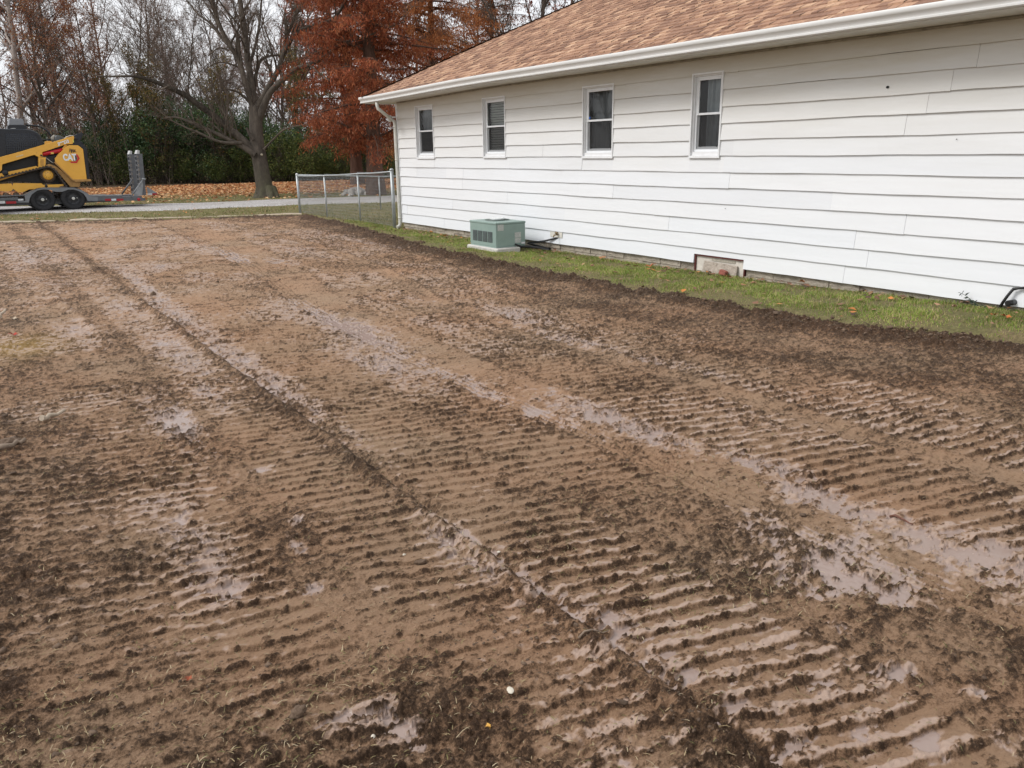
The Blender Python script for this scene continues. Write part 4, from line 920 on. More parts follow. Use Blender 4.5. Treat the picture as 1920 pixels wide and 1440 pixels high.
for far in (0, 1):
    for (sx_, sz_) in WC:
        oy = 0 if not far else 2.22; sgn = 1
        cz = zg+WR-.012
        w_ = MB()
        prof = [(.20, .03), (.24, .012), (.30, .0), (WR-.03, .004), (WR-.008, .022), (WR, .05), (WR, .18), (WR-.008, .21), (WR-.03, .23), (.26, .235), (.20, .20)]
        prof = [(r, y+oy) for r, y in prof] if not far else [(r, oy+.235-y) for r, y in prof][::-1]
        w_.lathe(prof, (sx_, cz), 48); ty_ = w_.build('wheel', blk, tr)
        tm = MB()
        for k in range(48):
            a = 2*PI*k/48
            for yy in (.055, .10, .145):
                c, s_ = math.cos(a+(.04 if yy == .10 else 0)), math.sin(a+(.04 if yy == .10 else 0)); r0, r1 = WR-.004, WR+.007
                tx_, tz_ = -s_*.014, c*.014
                q = [(sx_+c*r+sg*tx_, oy+yy+dy, cz+s_*r+sg*tz_) for r in (r0, r1) for sg in (-1, 1) for dy in (0, .035)]
                tm.add(q, [(0, 1, 3, 2), (4, 6, 7, 5), (0, 4, 5, 1), (2, 3, 7, 6), (0, 2, 6, 4), (1, 5, 7, 3)])
        tm.build('tread', blk, ty_)
        if not far:
            r_ = MB(); r_.lathe([(.205, .012), (.195, .018), (.185, .045), (.13, .060), (.10, .050), (.06, .045), (0, .045)], (sx_, cz), 36); rim = r_.build('rim', rimb, ty_)
            for k in range(8):
                a = 2*PI*(k+.3)/8; hb = MB(); hb.lathe([(.018, .046), (.012, .049), (0, .05)], (sx_+.135*math.cos(a), cz+.135*math.sin(a)), 8); hb.build('rim_hole', blk, ty_)
            hb = MB(); hb.lathe([(.046, .045), (.046, -.01), (.036, -.018), (.018, -.018), (.018, -.010), (0, -.008)], (sx_, cz), 20); hb.build('hub', hubw, ty_)
            hb = MB(); hb.lathe([(.0, -.004), (.013, -.004), (.013, .03)], (sx_+.105, cz+.01), 8); hb.build('valve', hubw, ty_)
# deck and frame
zd = S(1100, 1128, .3)[1]
b = MB(); b.box((-4.6, .30, zd-.05), (1.75, 2.18, zd-.008)); b.build('deck', wood, tr)
s0, za = S(-260, 1145, .0); 
b = MB(); b.box((-4.6, .0, S(0, 1180)[1]), (S(205, 0)[0]*0+S(205, 1150)[0], .06, S(0, 1148)[1]), .006); b.box((-4.6, .02, S(0, 1212)[1]), (S(205, 1200)[0], .07, S(0, 1186)[1]), .004); b.box((-4.6, .01, S(0, 1135)[1]), (S(300, 1130)[0], .28, S(0, 1122)[1]), .004)
b.build('side_rail', grey, tr)
for (u0, u1, mt) in ((65, 185, redt), (-120, 60, wht), (-300, -125, redt)):
    a, z1 = S(u0, 1187); c, z0 = S(u1, 1209); t = MB(); t.box((a, .012, z0), (c, .0205, z1)); t.build('reflective_tape', mt, tr)
t = MB(); a, z1 = S(200, 1158); c, z0 = S(265, 1175); t.box((a, -.004, z0), (c, .004, z1)); t.build('maker_plate', wht, tr)
b = MB()
for xx in (-4.4, -3.4, -2.4, -1.4, -.4, .6, 1.6): b.box((xx, .28, zd-.17), (xx+.07, 2.2, zd-.052))
b.box((-4.6, .26, zd-.19), (1.9, .34, zd-.052)); b.box((-4.6, 2.14, zd-.19), (1.9, 2.22, zd-.052)); b.build('frame', grey, tr)
b = MB()
for (sx_, sz_) in WC: b.tube([(sx_, .2, zg+WR), (sx_, 2.3, zg+WR)], .04, 10)
b.build('axle', blk, tr)
# fenders: front plate with arched cut-outs and a folded top
fo_ = [(275, 1112), (350, 1072), (430, 1040), (500, 1030), (830, 1030), (900, 1048), (985, 1092), (1008, 1118), (1100, 1130), (1100, 1182), (985, 1178), (970, 1140), (940, 1100), (885, 1068), (830, 1052), (770, 1052), (700, 1078), (625, 1078), (560, 1056), (490, 1050), (420, 1062), (360, 1105), (335, 1150), (325, 1198), (205, 1198), (205, 1180), (285, 1180)]
b = MB(); b.prism(SP(fo_, -.01), -.02, -.002); tpl = SP(fo_[:10], -.01)
for (a, c) in zip(tpl[:8], tpl[1:9]): b.add([(a[0], -.02, a[1]), (c[0], -.02, c[1]), (c[0], .30, c[1]), (a[0], .30, a[1]), (a[0], -.02, a[1]-.012), (c[0], -.02, c[1]-.012), (c[0], .30, c[1]-.012), (a[0], .30, a[1]-.012)], [(0, 1, 2, 3), (4, 7, 6, 5), (0, 4, 5, 1)])
b.build('fender', simple('fender_grey', (.17, .18, .195), .36, 0, .15, 5), tr)
b = MB(); b.box((S(610, 0)[0]*0+S(590, 1100)[0], .10, zg+.30), (S(720, 1100)[0], .28, zd-.02)); b.build('suspension_hanger', blk, tr)
# rear beam, dovetail
b = MB(); b.prism(SP([(1005, 1125), (1370, 1118), (1372, 1130), (1450, 1132), (1452, 1142), (1500, 1142), (1502, 1128), (1560, 1132), (1630, 1150), (1640, 1178), (1095, 1176)], .0), .0, .07); b.build('rear_beam', grey, tr)
b = MB(); b.prism(SP([(1005, 1118), (1370, 1110), (1372, 1119), (1005, 1127)], .0), -.004, .30); b.build('edge_strip', greyl, tr)
rb = MB(); a, z = S(1640, 1150); rb.box((a-.12, .07, S(1640, 1178)[1]), (a, 2.2, z)); rb.box((1.70, .07, zd-.12), (a-.1, .9, zd-.05)); rb.box((1.70, 1.55, zd-.12), (a-.1, 2.2, zd-.05)); rb.build('rear_bumper', grey, tr)
for (u0, u1, mt) in ((1180, 1250, redt), (1252, 1308, wht), (1310, 1390, redt)):
    a, z1 = S(u0, 1157); c, z0 = S(u1, 1177); t = MB(); t.box((a, -.009, z0), (c, .001, z1)); t.build('reflective_tape', mt, tr)
t = MB(); a, z = S(1560, 1163); t.lathe([(.055, .0), (.05, -.012), (0, -.016)], (a, z), 16); t.build('marker_light', redt, tr)
# ramps standing upright
def ramp_(name_off, base, top, lab):
    y0, y1 = name_off, name_off+.34
    (bu0, bu1, bv), (tu0, tu1, tv) = base, top
    P = SP([(bu0, bv), (bu1, bv), (tu1, tv), (tu0, tv)], name_off)
    rp_ = MB(); w_ = P[1][0]-P[0][0]
    def fr3(t, k): return (P[0][0]+(P[3][0]-P[0][0])*t+(k*w_), P[0][1]+(P[3][1]-P[0][1])*t)
    # two side channels and cross bars
    for ya in (y0, y1-.05):
        q = [fr3(0, .0), fr3(0, 1.), fr3(1, 1.), fr3(1, .0)]; rp_.prism(q, ya, ya+.05)
        q = [fr3(0, .30), fr3(0, .36), fr3(1, .36), fr3(1, .30)]; rp_.prism(q, ya-.006, ya)
    for j in range(9):
        t = (j+.5)/9; q = [fr3(t-.02, .02), fr3(t-.02, .34), fr3(t+.02, .34), fr3(t+.02, .02)]; rp_.prism(q, y0+.05, y1-.05)
    q = [fr3(0, .50), fr3(0, .56), fr3(1, .56), fr3(1, .50)]; rp_.prism(q, y0+.05, y1-.05)
    o = rp_.build('ramp', grey, tr); o['label'] = lab
    w3 = MB(); nw = random.Random(int(y0*10))
    for j in range(9):
        t = .06+j*.105; q = [fr3(t, .03), fr3(t, .30), fr3(t+.06+nw.uniform(-.02, .02), .28), fr3(t+.07, .05)]; w3.prism(q, y0-.003, y0)
    w3.build('worn_patches', simple('worn_steel', (.20, .175, .155), .6, .1, .3, 12), o)
    fl_ = MB(); a0 = fr3(1, 0); a1 = fr3(1, .52); fl_.prism([a0, a1, (a1[0]+.02, a1[1]+.10), (a0[0]+.05, a0[1]+.12)], y0, y1); fl_.build('foot_plate', simple('foot_steel', (.50, .50, .50), .5, .2, .2, 12), o)
    return fr3
ramp_(1.75, (1500, 1560, 1105), (1452, 1520, 655), 'far ramp, folded upright')
frn = ramp_(.12, (1580, 1645, 1118), (1535, 1605, 650), 'near ramp, folded upright')
b = MB(); q0 = S(1470, 1132, .05); q1 = S(1612, 935, .05); b.tube([(q0[0], .06, q0[1]), (q1[0], .06, q1[1])], .018, 8); b.tube([(q1[0]-.05, .0, q1[1]+.01), (q1[0]+.06, .0, q1[1]-.0)], .026, 8); b.build('brace', greyl, tr)
b = MB(); q0 = S(1370, 1105, 1.7); q1 = S(1485, 945, 1.7); b.tube([(q0[0], 1.7, q0[1]), (q1[0], 1.7, q1[1])], .028, 8); b.build('brace', grey, tr)
b = MB(); b.prism(SP([(1500, 1125), (1600, 950), (1612, 1000), (1600, 1120)], .06), .075, .10); b.prism(SP([(1650, 1020), (1770, 1092), (1752, 1108), (1665, 1108)], .45), .44, .47); b.build('gusset', greyl, tr)
for (u0, u1, mt) in ((1660, 1712, wht), (1714, 1772, redt)):
    a, z1 = S(u0, 1095, .43); c, z0 = S(u1, 1112, .43); t = MB(); t.box((a, .425, z0), (c, .439, z1)); t.build('reflective_tape', mt, tr)

# ---- track loader standing on the trailer
ld = empty('track_loader', (W0[0], W0[1], 0), ANG); tag(ld, 'yellow compact track loader with black cab standing on the dark grey trailer', 'track loader')
yel, nt, p = new_mat('loader_yellow'); v = objco(nt)
c = ramp(nt, noise(nt, 3, 5, .6, v), [(.3, (.76, .39, .045)), (.7, (.83, .44, .058))])
c = mix(nt, ramp(nt, noise(nt, 9, 6, .75, v), [(.60, 0), (.76, .6)]), c, (.26, .14, .06))
nt.links.new(c, p.inputs['Base Color']); p.inputs['Roughness'].default_value = .38; p.inputs['Coat Weight'].default_value = .25; p.inputs['Coat Roughness'].default_value = .2
yeld = simple('muddy_yellow', (.40, .22, .07), .65, 0, .35, 7)
cabk = simple('cab_black', (.010, .013, .020), .32, 0, .2, 6); blk2 = simple('machine_black', (.014, .015, .018), .5, 0, .3, 8)
rubber = simple('track_rubber', (.055, .043, .036), .85, 0, .4, 10, .5); steelm = simple('muddy_steel', (.11, .075, .05), .7, .1, .35, 9, .4)
redp = simple('cylinder_red', (.50, .012, .022), .35)
def P_(name, pts, off, y0, y1, mat, parent=None, bev=.006):
    b = MB(); b.prism(SP(pts, off), y0, y1); return b.build(name, mat, parent or ld, bev)
# tracks: belt around sprocket and idlers with lugs
def hull_belt(circles):
    pts = []
    for (cx, cz, r) in circles:
        pts += [(cx+r*math.cos(a), cz+r*math.sin(a)) for a in np.linspace(0, 2*PI, 72)[:-1]]
    pts = sorted(set(pts)); 
    def half(ps):
        h = []
        for q in ps:
            while len(h) > 1 and (h[-1][0]-h[-2][0])*(q[1]-h[-2][1])-(h[-1][1]-h[-2][1])*(q[0]-h[-2][0]) <= 0: h.pop()
            h.append(q)
        return h
    a = half(pts); b = half(pts[::-1]); return a[:-1]+b[:-1]
spr = S(540, 888, .5); rid = S(705, 1048, .5); fid = S(-470, 1040, .5); zdk = zd+.0
rid = (rid[0], zdk+.20); fid = (fid[0], zdk+.22)
circ = [(spr[0], spr[1], .262), (rid[0], rid[1], .17), (fid[0], fid[1], .19)]
loop = hull_belt(circ)
LP_ = np.array(loop+[loop[0]]); cum = np.concatenate([[0], np.cumsum(np.hypot(*np.diff(LP_, axis=0).T))])
def lp(t): t = t % cum[-1]; return np.array([np.interp(t, cum, LP_[:, 0]), np.interp(t, cum, LP_[:, 1])])
for ya, yb in ((.34, .76), (1.74, 2.16)):
    b = MB(); n = 160; vs = []; 
    for i in range(n):
        t = cum[-1]*i/n; q = lp(t); d = lp(t+.02)-lp(t-.02); d /= np.linalg.norm(d); nn = np.array([d[1], -d[0]])
        o_ = q; i_ = q-nn*.035
        vs += [(o_[0], ya, o_[1]), (o_[0], yb, o_[1]), (i_[0], yb, i_[1]), (i_[0], ya, i_[1])]
    fs = [];
    for i in range(n):
        a, c = i*4, ((i+1) % n)*4; fs += [(a, a+1, c+1, c), (a+1, a+2, c+2, c+1), (a+2, a+3, c+3, c+2), (a+3, a, c, c+3)]
    b.add(vs, fs); trk = b.build('track', rubber, ld)
    b = MB(); nl = int(cum[-1]/.10)
    for i in range(nl):
        t = cum[-1]*i/nl; q = lp(t); d = lp(t+.02)-lp(t-.02); d /= np.linalg.norm(d); nn = np.array([d[1], -d[0]])
        for (w2, h0, h1, y0, y1) in ((.028, 0, .026, ya, yb), (.018, -.075, -.03, (ya+yb)/2-.04, (ya+yb)/2+.04)):
            qs = [q+d*a+nn*h for a, h in ((-w2, h0), (w2, h0), (w2*.7, h1), (-w2*.7, h1))]; b.prism([tuple(z) for z in qs], y0, y1)
    b.build('track_lugs', rubber, trk)
b = MB(); n = 30; pts = []
for k in range(n): a0 = 2*PI*k/n; pts += [(spr[0]+r*math.cos(a0+da), spr[1]+r*math.sin(a0+da)) for r, da in ((.185, 0), (.235, .05), (.235, .10), (.185, .15))]
b.prism(pts, .50, .545); sp_ = b.build('drive_sprocket', steelm, ld)
b = MB(); b.lathe([(.15, .50), (.15, .47), (.12, .45), (.12, .42), (.04, .41), (0, .41)], spr, 30, False); b.build('sprocket_hub', yel, sp_)
for k in range(8):
    a = 2*PI*k/8; b = MB(); b.lathe([(.012, .42), (.012, .405), (0, .403)], (spr[0]+.085*math.cos(a), spr[1]+.085*math.sin(a)), 6); b.build('hub_bolt', steelm, sp_)
b = MB(); b.lathe([(.17, .74), (.17, .38), (.13, .36), (.05, .36), (0, .35)], (rid[0], rid[1]), 28); b.build('idler', steelm, ld)
b = MB(); b.lathe([(.19, .74), (.19, .38), (.13, .36), (.05, .36), (0, .35)], (fid[0], fid[1]), 28); b.build('idler', steelm, ld)
for u in (-300, -180, -60, 60, 180, 290, 400, 500):
    q = S(u, 1075, .5); b = MB(); b.lathe([(.085, .72), (.085, .42), (.05, .40), (0, .40)], (q[0], zdk+.125), 18); b.build('track_roller', steelm, ld)
P_('track_frame', [(-420, 1020), (-200, 1000), (0, 990), (128, 984), (140, 1008), (150, 980), (470, 984), (484, 1000), (715, 992), (718, 1036), (560, 1050), (330, 1050), (262, 1082), (205, 1086), (150, 1046), (122, 1072), (60, 1074), (-60, 1062), (-200, 1086), (-330, 1070)], .42, .40, .70, yel)
b = MB(); q = S(520, 1012, .39); b.lathe([(.045, .40), (.04, .385), (0, .38)], q, 14); b.build('frame_plug', blk2, ld)
P_('lower_frame', [(-420, 985), (0, 872), (405, 788), (432, 800), (440, 826), (330, 850), (0, 952), (-420, 1040)], .5, .46, .60, yel)
P_('chassis', [(-400, 1000), (440, 800), (520, 770), (640, 800), (840, 960), (900, 965), (880, 1030), (760, 1030), (560, 980), (100, 960)], .8, .78, 1.72, blk2, bev=.01)
P_('rear_frame', [(500, 780), (560, 765), (640, 800), (770, 900), (850, 955), (905, 960), (895, 1022), (790, 1024), (735, 960), (640, 850), (560, 800)], .5, .46, .74, yeld)
P_('frame_post', [(430, 688), (515, 690), (512, 770), (500, 802), (432, 802)], .5, .47, .62, yel)
b = MB()
for j in range(7): a, z = S(455, 715+j*11, .46); c, _ = S(492, 715+j*11, .46); b.box((a, .462, z-.006), (c, .474, z+.006))
b.build('step_grip', yeld, ld)
P_('side_panel', [(-200, 830), (25, 770), (390, 668), (432, 700), (432, 795), (50, 880), (-200, 940)], .9, .80, 1.70, blk2)
b = MB(); q = S(58, 865, .5); b.lathe([(.085, .60), (.085, .45), (.05, .43), (0, .43)], q, 20); b.build('pivot', blk2, ld)
# loader arms: near and far
arm = [(-420, 800), (0, 688), (230, 625), (500, 545), (830, 449), (836, 470), (818, 540), (740, 545), (560, 606), (476, 632), (478, 684), (440, 690), (385, 662), (300, 688), (25, 770), (22, 830), (-30, 880), (-300, 950), (-420, 900)]
for (y0, y1, nm) in ((.46, .56, 'near'), (1.94, 2.04, 'far')):
    o = P_('loader_arm', arm, .46, y0, y1, yel, bev=.008)
b = MB(); q = S(463, 668, .46); b.lathe([(.028, .46), (.028, .445), (0, .44)], q, 14); b.build('arm_pin', blk2, ld)
cyl = MB(); q0, q1 = S(478, 657, .5), S(706, 607, .5); cyl.tube([(q0[0], .52, q0[1]), (q1[0], .52, q1[1])], .058, 16); co = cyl.build('lift_cylinder', redp, ld)
cyl = MB(); q0, q1 = S(572, 645, .46), S(604, 640, .46); cyl.box((q0[0], .455, q0[1]-.02), (q1[0], .465, q0[1]+.03)); cyl.build('warning_sticker', simple('sticker_yellow', (.75, .50, .10), .5), co)
P_('linkage_void', [(480, 690), (640, 665), (660, 690), (620, 760), (590, 755), (520, 720)], .6, .58, .70, blk2)
b = MB(); b.tube([(*(lambda q: (q[0], .57, q[1]))(S(u, v, .57)),) for u, v in ((508, 688), (530, 705), (560, 728), (590, 748), (612, 758))], .012, 6); b.build('hydraulic_line', hubw, ld)
# rear tower plate carrying the marks
tower = P_('tower_plate', [(765, 560), (780, 552), (880, 555), (935, 600), (977, 938), (850, 950), (820, 940), (622, 742), (616, 702), (740, 572)], .44, .44, .50, yel, bev=.010)
P_('tower_ledge', [(618, 740), (820, 938), (1025, 938), (1025, 958), (850, 968), (812, 952), (612, 752)], .44, .40, .74, yeld, tower)
P_('tower_rib', [(742, 572), (765, 560), (735, 545), (705, 585), (640, 672), (622, 702), (650, 700)], .50, .505, .58, yel)
P_('rear_door', [(935, 590), (960, 570), (968, 600), (1006, 932), (977, 936)], .5, .50, 2.0, blk2)
P_('tilt_linkage', [(800, 545), (822, 520), (836, 470), (832, 448), (868, 424), (928, 410), (934, 438), (902, 500), (914, 545), (962, 572), (948, 606), (934, 598), (880, 553), (820, 552)], .55, .52, .62, cabk)
b = MB(); q = S(856, 480, .5); b.lathe([(.05, .52), (.05, .505), (.03, .50), (0, .50)], q, 18); b.build('linkage_pin', blk2, ld)
b = MB(); q0, q1 = S(815, 490, .45), S(832, 523, .45); b.box((q0[0], .444, q1[1]), (q1[0], .459, q0[1])); b.build('warning_sticker', simple('sticker_lemon', (.80, .72, .12), .5), ld)
P_('engine_hood', [(488, 640), (500, 520), (585, 508), (640, 500), (780, 470), (900, 520), (955, 600), (985, 900), (900, 940), (600, 760)], 1.2, .72, 1.78, blk2, bev=.02)
P_('hood_cover', [(500, 545), (500, 520), (512, 508), (580, 508), (584, 540)], .7, .66, .78, yel)
# cab
cab = P_('cab', [(-230, 380), (-100, 364), (0, 364), (75, 370), (300, 372), (355, 382), (420, 410), (455, 445), (480, 500), (492, 545), (440, 620), (0, 760), (-260, 820)], .72, .70, 1.80, cabk, bev=.03)
b = MB(); P_('side_window', [(70, 425), (330, 420), (420, 455), (440, 560), (60, 665)], .69, .685, .70, simple('cab_glass', (.006, .009, .018), .12), cab)
b = MB()
for j in range(15):
    u = 75+j*24; v0 = 425 if u < 330 else 425+(u-330)*.35; q0 = S(u, v0, .68); q1 = S(u, 655-(u-60)*.27, .68); b.tube([(q0[0], .68, q0[1]), (q1[0], .68, q1[1])], .006, 5)
for j in range(9):
    v_ = 435+j*26; q0 = S(62, v_, .68); q1 = S(425, v_, .68); b.tube([(q0[0], .68, q0[1]), (q1[0], .68, q1[1])], .006, 5)
b.build('side_grille', simple('grille_dark', (.022, .028, .042), .5), cab)
b = MB()
for u, v_ in ((40, 401), (62, 401), (355, 407)): q = S(u, v_, .69); b.lathe([(.012, .70), (.012, .685), (0, .683)], q, 8)
P_('roof_vent_base', [(80, 378), (82, 340), (105, 328), (268, 328), (298, 340), (300, 372)], 1.0, .90, 1.60, cabk, cab)
acu = P_('roof_unit', [(98, 328), (104, 262), (112, 253), (248, 258), (262, 272), (268, 328)], 1.0, .92, 1.58, simple('roof_grey', (.22, .235, .26), .45, 0, .12, 5), cab, bev=.012)
P_('roof_marker', [(120, 362), (175, 362), (175, 368), (120, 368)], .89, .885, .90, simple('marker_pale', (.6, .62, .6), .4), cab)
b = MB(); b.tube([(S(u, v_, 1.1)[0], 1.1, S(u, v_, 1.1)[1]) for u, v_ in ((285, 328), (340, 331), (420, 336), (470, 352), (520, 385), (558, 422), (574, 455), (578, 490))], .030, 8); b.build('hose', blk2, ld)
b = MB(); b.tube([(S(u, v_, 1.1)[0], 1.1, S(u, v_, 1.1)[1]) for u, v_ in ((470, 498), (520, 490), (575, 492))], .02, 6); b.build('rail', blk2, ld)
b = MB(); q = S(596, 500, 1.0); q1 = S(600, 440, 1.0); b.tube([(q[0], 1., q[1]), (q[0], 1., (q[1]+q1[1])/2), (q1[0]+.03, 1., q1[1])], [.06, .055, .022], 14); b.build('exhaust', simple('exhaust_pale', (.40, .37, .31), .6, .1, .25, 8), ld)
P_('precleaner', [(622, 505), (622, 460), (632, 443), (668, 446), (722, 468), (735, 480), (680, 505)], 1.0, .90, 1.15, simple('grey_plastic', (.10, .11, .11), .5), bev=.02)
b = MB(); b.tube([(S(u, v_, .6)[0], .6, S(u, v_, .6)[1]) for u, v_ in ((722, 478), (750, 458), (790, 446), (815, 446), (832, 452))], .012, 6); b.build('hose', hubw, ld)
b = MB(); b.tube([(S(u, v_, 1.)[0], 1., S(u, v_, 1.)[1]) for u, v_ in ((640, 408), (670, 408), (700, 422), (730, 448), (742, 462))], .014, 6); b.build('hose', blk2, ld)
# lettering and marks
def lettering(name, s, u, v, size, mat, parent, off, shear=0., rot=0., bold=.0, sx=1.):
    cu = bpy.data.curves.new(name, 'FONT'); cu.body = s; cu.size = size; cu.extrude = .003; cu.offset = bold; cu.shear = shear; cu.align_x = 'CENTER'; cu.align_y = 'CENTER'
    to = bpy.data.objects.new(name, cu); COL.objects.link(to); bpy.context.view_layer.update()
    me = bpy.data.meshes.new_from_object(to.evaluated_get(bpy.context.evaluated_depsgraph_get())); bpy.data.objects.remove(to)
    me.materials.clear(); me.materials.append(mat); o = bpy.data.objects.new(name, me); link(o, parent)
    q = S(u, v, off); o.location = (q[0], off, q[1]); o.rotation_euler = (PI/2, -rot, 0); o.scale = (sx, 1, 1); return o
whd = simple('decal_white', (.80, .82, .82), .4); red = simple('decal_red', (.55, .015, .02), .4); bkd = simple('decal_black', (.02, .02, .022), .5); ye2 = simple('decal_yellow', (.80, .48, .03), .4)
HX = SP([(838, 655), (868, 655), (897, 700), (866, 754), (800, 754), (790, 738), (852, 738), (876, 700), (856, 668), (838, 668)], .435)
b = MB(); b.prism(HX, .430, .438); b.build('hexagon_mark', red, tower)
b = MB(); b.prism(SP([(838, 670), (854, 670), (870, 702), (852, 734), (826, 734)], .433), .431, .438); b.build('hexagon_shade', simple('decal_grey', (.06, .06, .065), .5), tower)
hh = abs(S(780, 655, .43)[1]-S(780, 732, .43)[1])
lettering('lettering', 'CAT', 784, 693, hh*1.30, whd, tower, .428, 0, 0, .014, .70)
b = MB(); b.prism(SP([(765, 732), (788, 708), (806, 732)], .424), .420, .426); b.build('triangle_mark', ye2, tower)
gm_ = MB()
for (a, c) in (((786, 590), (782, 632)), ((790, 592), (802, 632)), ((804, 600), (802, 636)), ((810, 596), (808, 640)), ((812, 598), (826, 636)), ((828, 598), (826, 634)), ((838, 604), (834, 622)), ((848, 602), (836, 632)), ((842, 616), (858, 634))):
    q0, q1 = S(*a, .43), S(*c, .43); gm_.tube([(q0[0], .434, q0[1]), (q1[0], .434, q1[1])], .010, 4)
gm_.build('scrawled_mark', simple('ink_brown', (.10, .06, .03), .7), tower)
ang = math.atan2(*(lambda a, c: (c[1]-a[1], c[0]-a[0]))(S(655, 545, .45), S(770, 510, .45)))
armn = [o for o in ld.children if o.name == 'loader_arm'][0]
lettering('lettering', '299D3', 710, 527, .125, whd, armn, .452, .2, ang, .006, 1.0)
b = MB(); b.prism(SP([(757, 508), (772, 500), (778, 512), (766, 524), (760, 520)], .455), .452, .458); b.build('hexagon_mark', red, armn)
q0 = S(222, 674, .455); b = MB(); b.prism(SP([(180, 678), (262, 656), (264, 668), (182, 690)], .455), .452, .459); b.build('small_label', simple('label_cream', (.66, .52, .30), .5, 0, .3, 60), armn)
# ------------------------------------------------------------------ trees
def frusta(name, segs, mat, parent=None, sides_of=None):
    """tapered limbs: every segment a short frustum; thicker ones get more sides"""
    A = np.array(segs, float); V = []; Q = []; base = 0
    r = A[:, 6]
    for lo, hi, k in ((.06, 9, 12), (.02, .06, 6), (0, .02, 3)):
        S_ = A[(r >= lo) & (r < hi)]
        if not len(S_): continue
        p0, p1, r0, r1 = S_[:, 0:3], S_[:, 3:6], S_[:, 6], S_[:, 7]
        d = p1-p0; d /= np.linalg.norm(d, axis=1)[:, None]+1e-9
        ref = np.where(np.abs(d[:, 2:3]) > .9, np.array([[1., 0, 0]]), np.array([[0, 0, 1.]])); u = np.cross(d, ref); u /= np.linalg.norm(u, axis=1)[:, None]; w = np.cross(d, u)
        a = np.arange(k)*2*PI/k; c, s = np.cos(a)[None, :, None], np.sin(a)[None, :, None]
        off = u[:, None]*c+w[:, None]*s
        e = d*(r0*.25)[:, None]
        v = np.concatenate([(p0-e)[:, None]+off*r0[:, None, None], (p1+e)[:, None]+off*r1[:, None, None]], 1).reshape(-1, 3)
        n = len(S_); i = base+(np.arange(n)*2*k)[:, None]+np.arange(k)[None]; j = base+(np.arange(n)*2*k)[:, None]+((np.arange(k)+1) % k)[None]
        Q.append(np.stack([i, j, j+k, i+k], -1).reshape(-1, 4)); V.append(v); base += len(v)
    return np_mesh(name, np.concatenate(V), np.concatenate(Q), mat, parent, True)
class Tree:
    def __init__(s, seed): s.r = random.Random(seed); s.big = []; s.small = []; s.tips = []
    def seg(s, p, q, r0, r1, lim=.03):
        (s.big if r0 > lim else s.small).append((p[0], p[1], p[2], q[0], q[1], q[2], r0, r1))
    def limb(s, p, d, L, r, lvl, o):
        """o: dict of per-level lists: n children, ratio of length, spread, up pull, steps, wobble"""
        R_ = s.r; st = o['steps'][lvl]; dl = L/st; p = Vector(p); d = Vector(d).normalized(); n = o['n'][lvl]; kids = []
        rend = r*(.25 if lvl < o['max'] else .4)
        at = sorted(R_.uniform(o['from'][lvl], 1.) for _ in range(n)); ai = 0
        for i in range(st):
            w = o['wob'][lvl]
            d = (d+Vector((R_.gauss(0, w), R_.gauss(0, w), R_.gauss(0, w)+o['up'][lvl]))).normalized(); q = p+d*dl
            r0 = r+(rend-r)*(i/st); r1 = r+(rend-r)*((i+1)/st); s.seg(p, q, r0, r1)
            while ai < n and at[ai] <= (i+1)/st:
                f = at[ai]*st-i; kids.append((p+d*dl*f, d.copy(), r0+(r1-r0)*f, at[ai])); ai += 1
            p = q
        if lvl >= o['max']: s.tips.append((p.x, p.y, p.z)); return
        for (kp, kd, kr, t) in kids:
            ax = kd.orthogonal().normalized(); ax = Matrix.Rotation(R_.uniform(0, 2*PI), 3, kd) @ ax
            sp = o['spread'][lvl]*R_.uniform(.6, 1.3); nd = (kd*math.cos(sp)+ax*math.sin(sp)).normalized()
            s.limb(kp, nd, L*o['ratio'][lvl]*(1.15-.6*t)*R_.uniform(.6, 1.2), max(min(kr*.62, r*.6), o['rmin']), lvl+1, o)
def bark(name, a, b, sc_=6):
    m, nt, p = new_mat(name); v = objco(nt, (1, 1, .25)); n = noise(nt, sc_, 6, .7, v)
    nt.links.new(ramp(nt, n, [(.3, a), (.7, b)]), p.inputs['Base Color']); p.inputs['Roughness'].default_value = .9; p.inputs['Specular IOR Level'].default_value = .2
    bump(nt, p, noise(nt, sc_*3, 5, .75, v), 1., .04); return m
bk_main = bark('bark_grey', (.055, .045, .036), (.125, .105, .080))
bk_brown = bark('bark_brown', (.13, .10, .083), (.25, .20, .17)); bk_dark = bark('bark_dark', (.06, .049, .04), (.13, .105, .086)); bk_pale = bark('bark_pale', (.24, .19, .16), (.46, .40, .36))
bk_red = bark('bark_red', (.075, .042, .03), (.16, .095, .07)); twig = bark('twig_mauve', (.19, .132, .110), (.34, .25, .21), 2); twigd = bark('twig_dark', (.085, .066, .052), (.16, .125, .10), 2)
def place(src, name, loc, rz, sc_, label, cat='tree', group=None):
    """src: (list of (part name, mesh object)) copied under a new empty"""
    e = empty(name, loc, rz); e.scale = (sc_[0], sc_[0], sc_[1]) if isinstance(sc_, tuple) else (sc_,)*3; tag(e, label, cat, group)
    for o in src:
        c = o if not o.get('used') else o.copy()
        if o.get('used'): COL.objects.link(c)
        c.parent = e
        o['used'] = 1
    return e
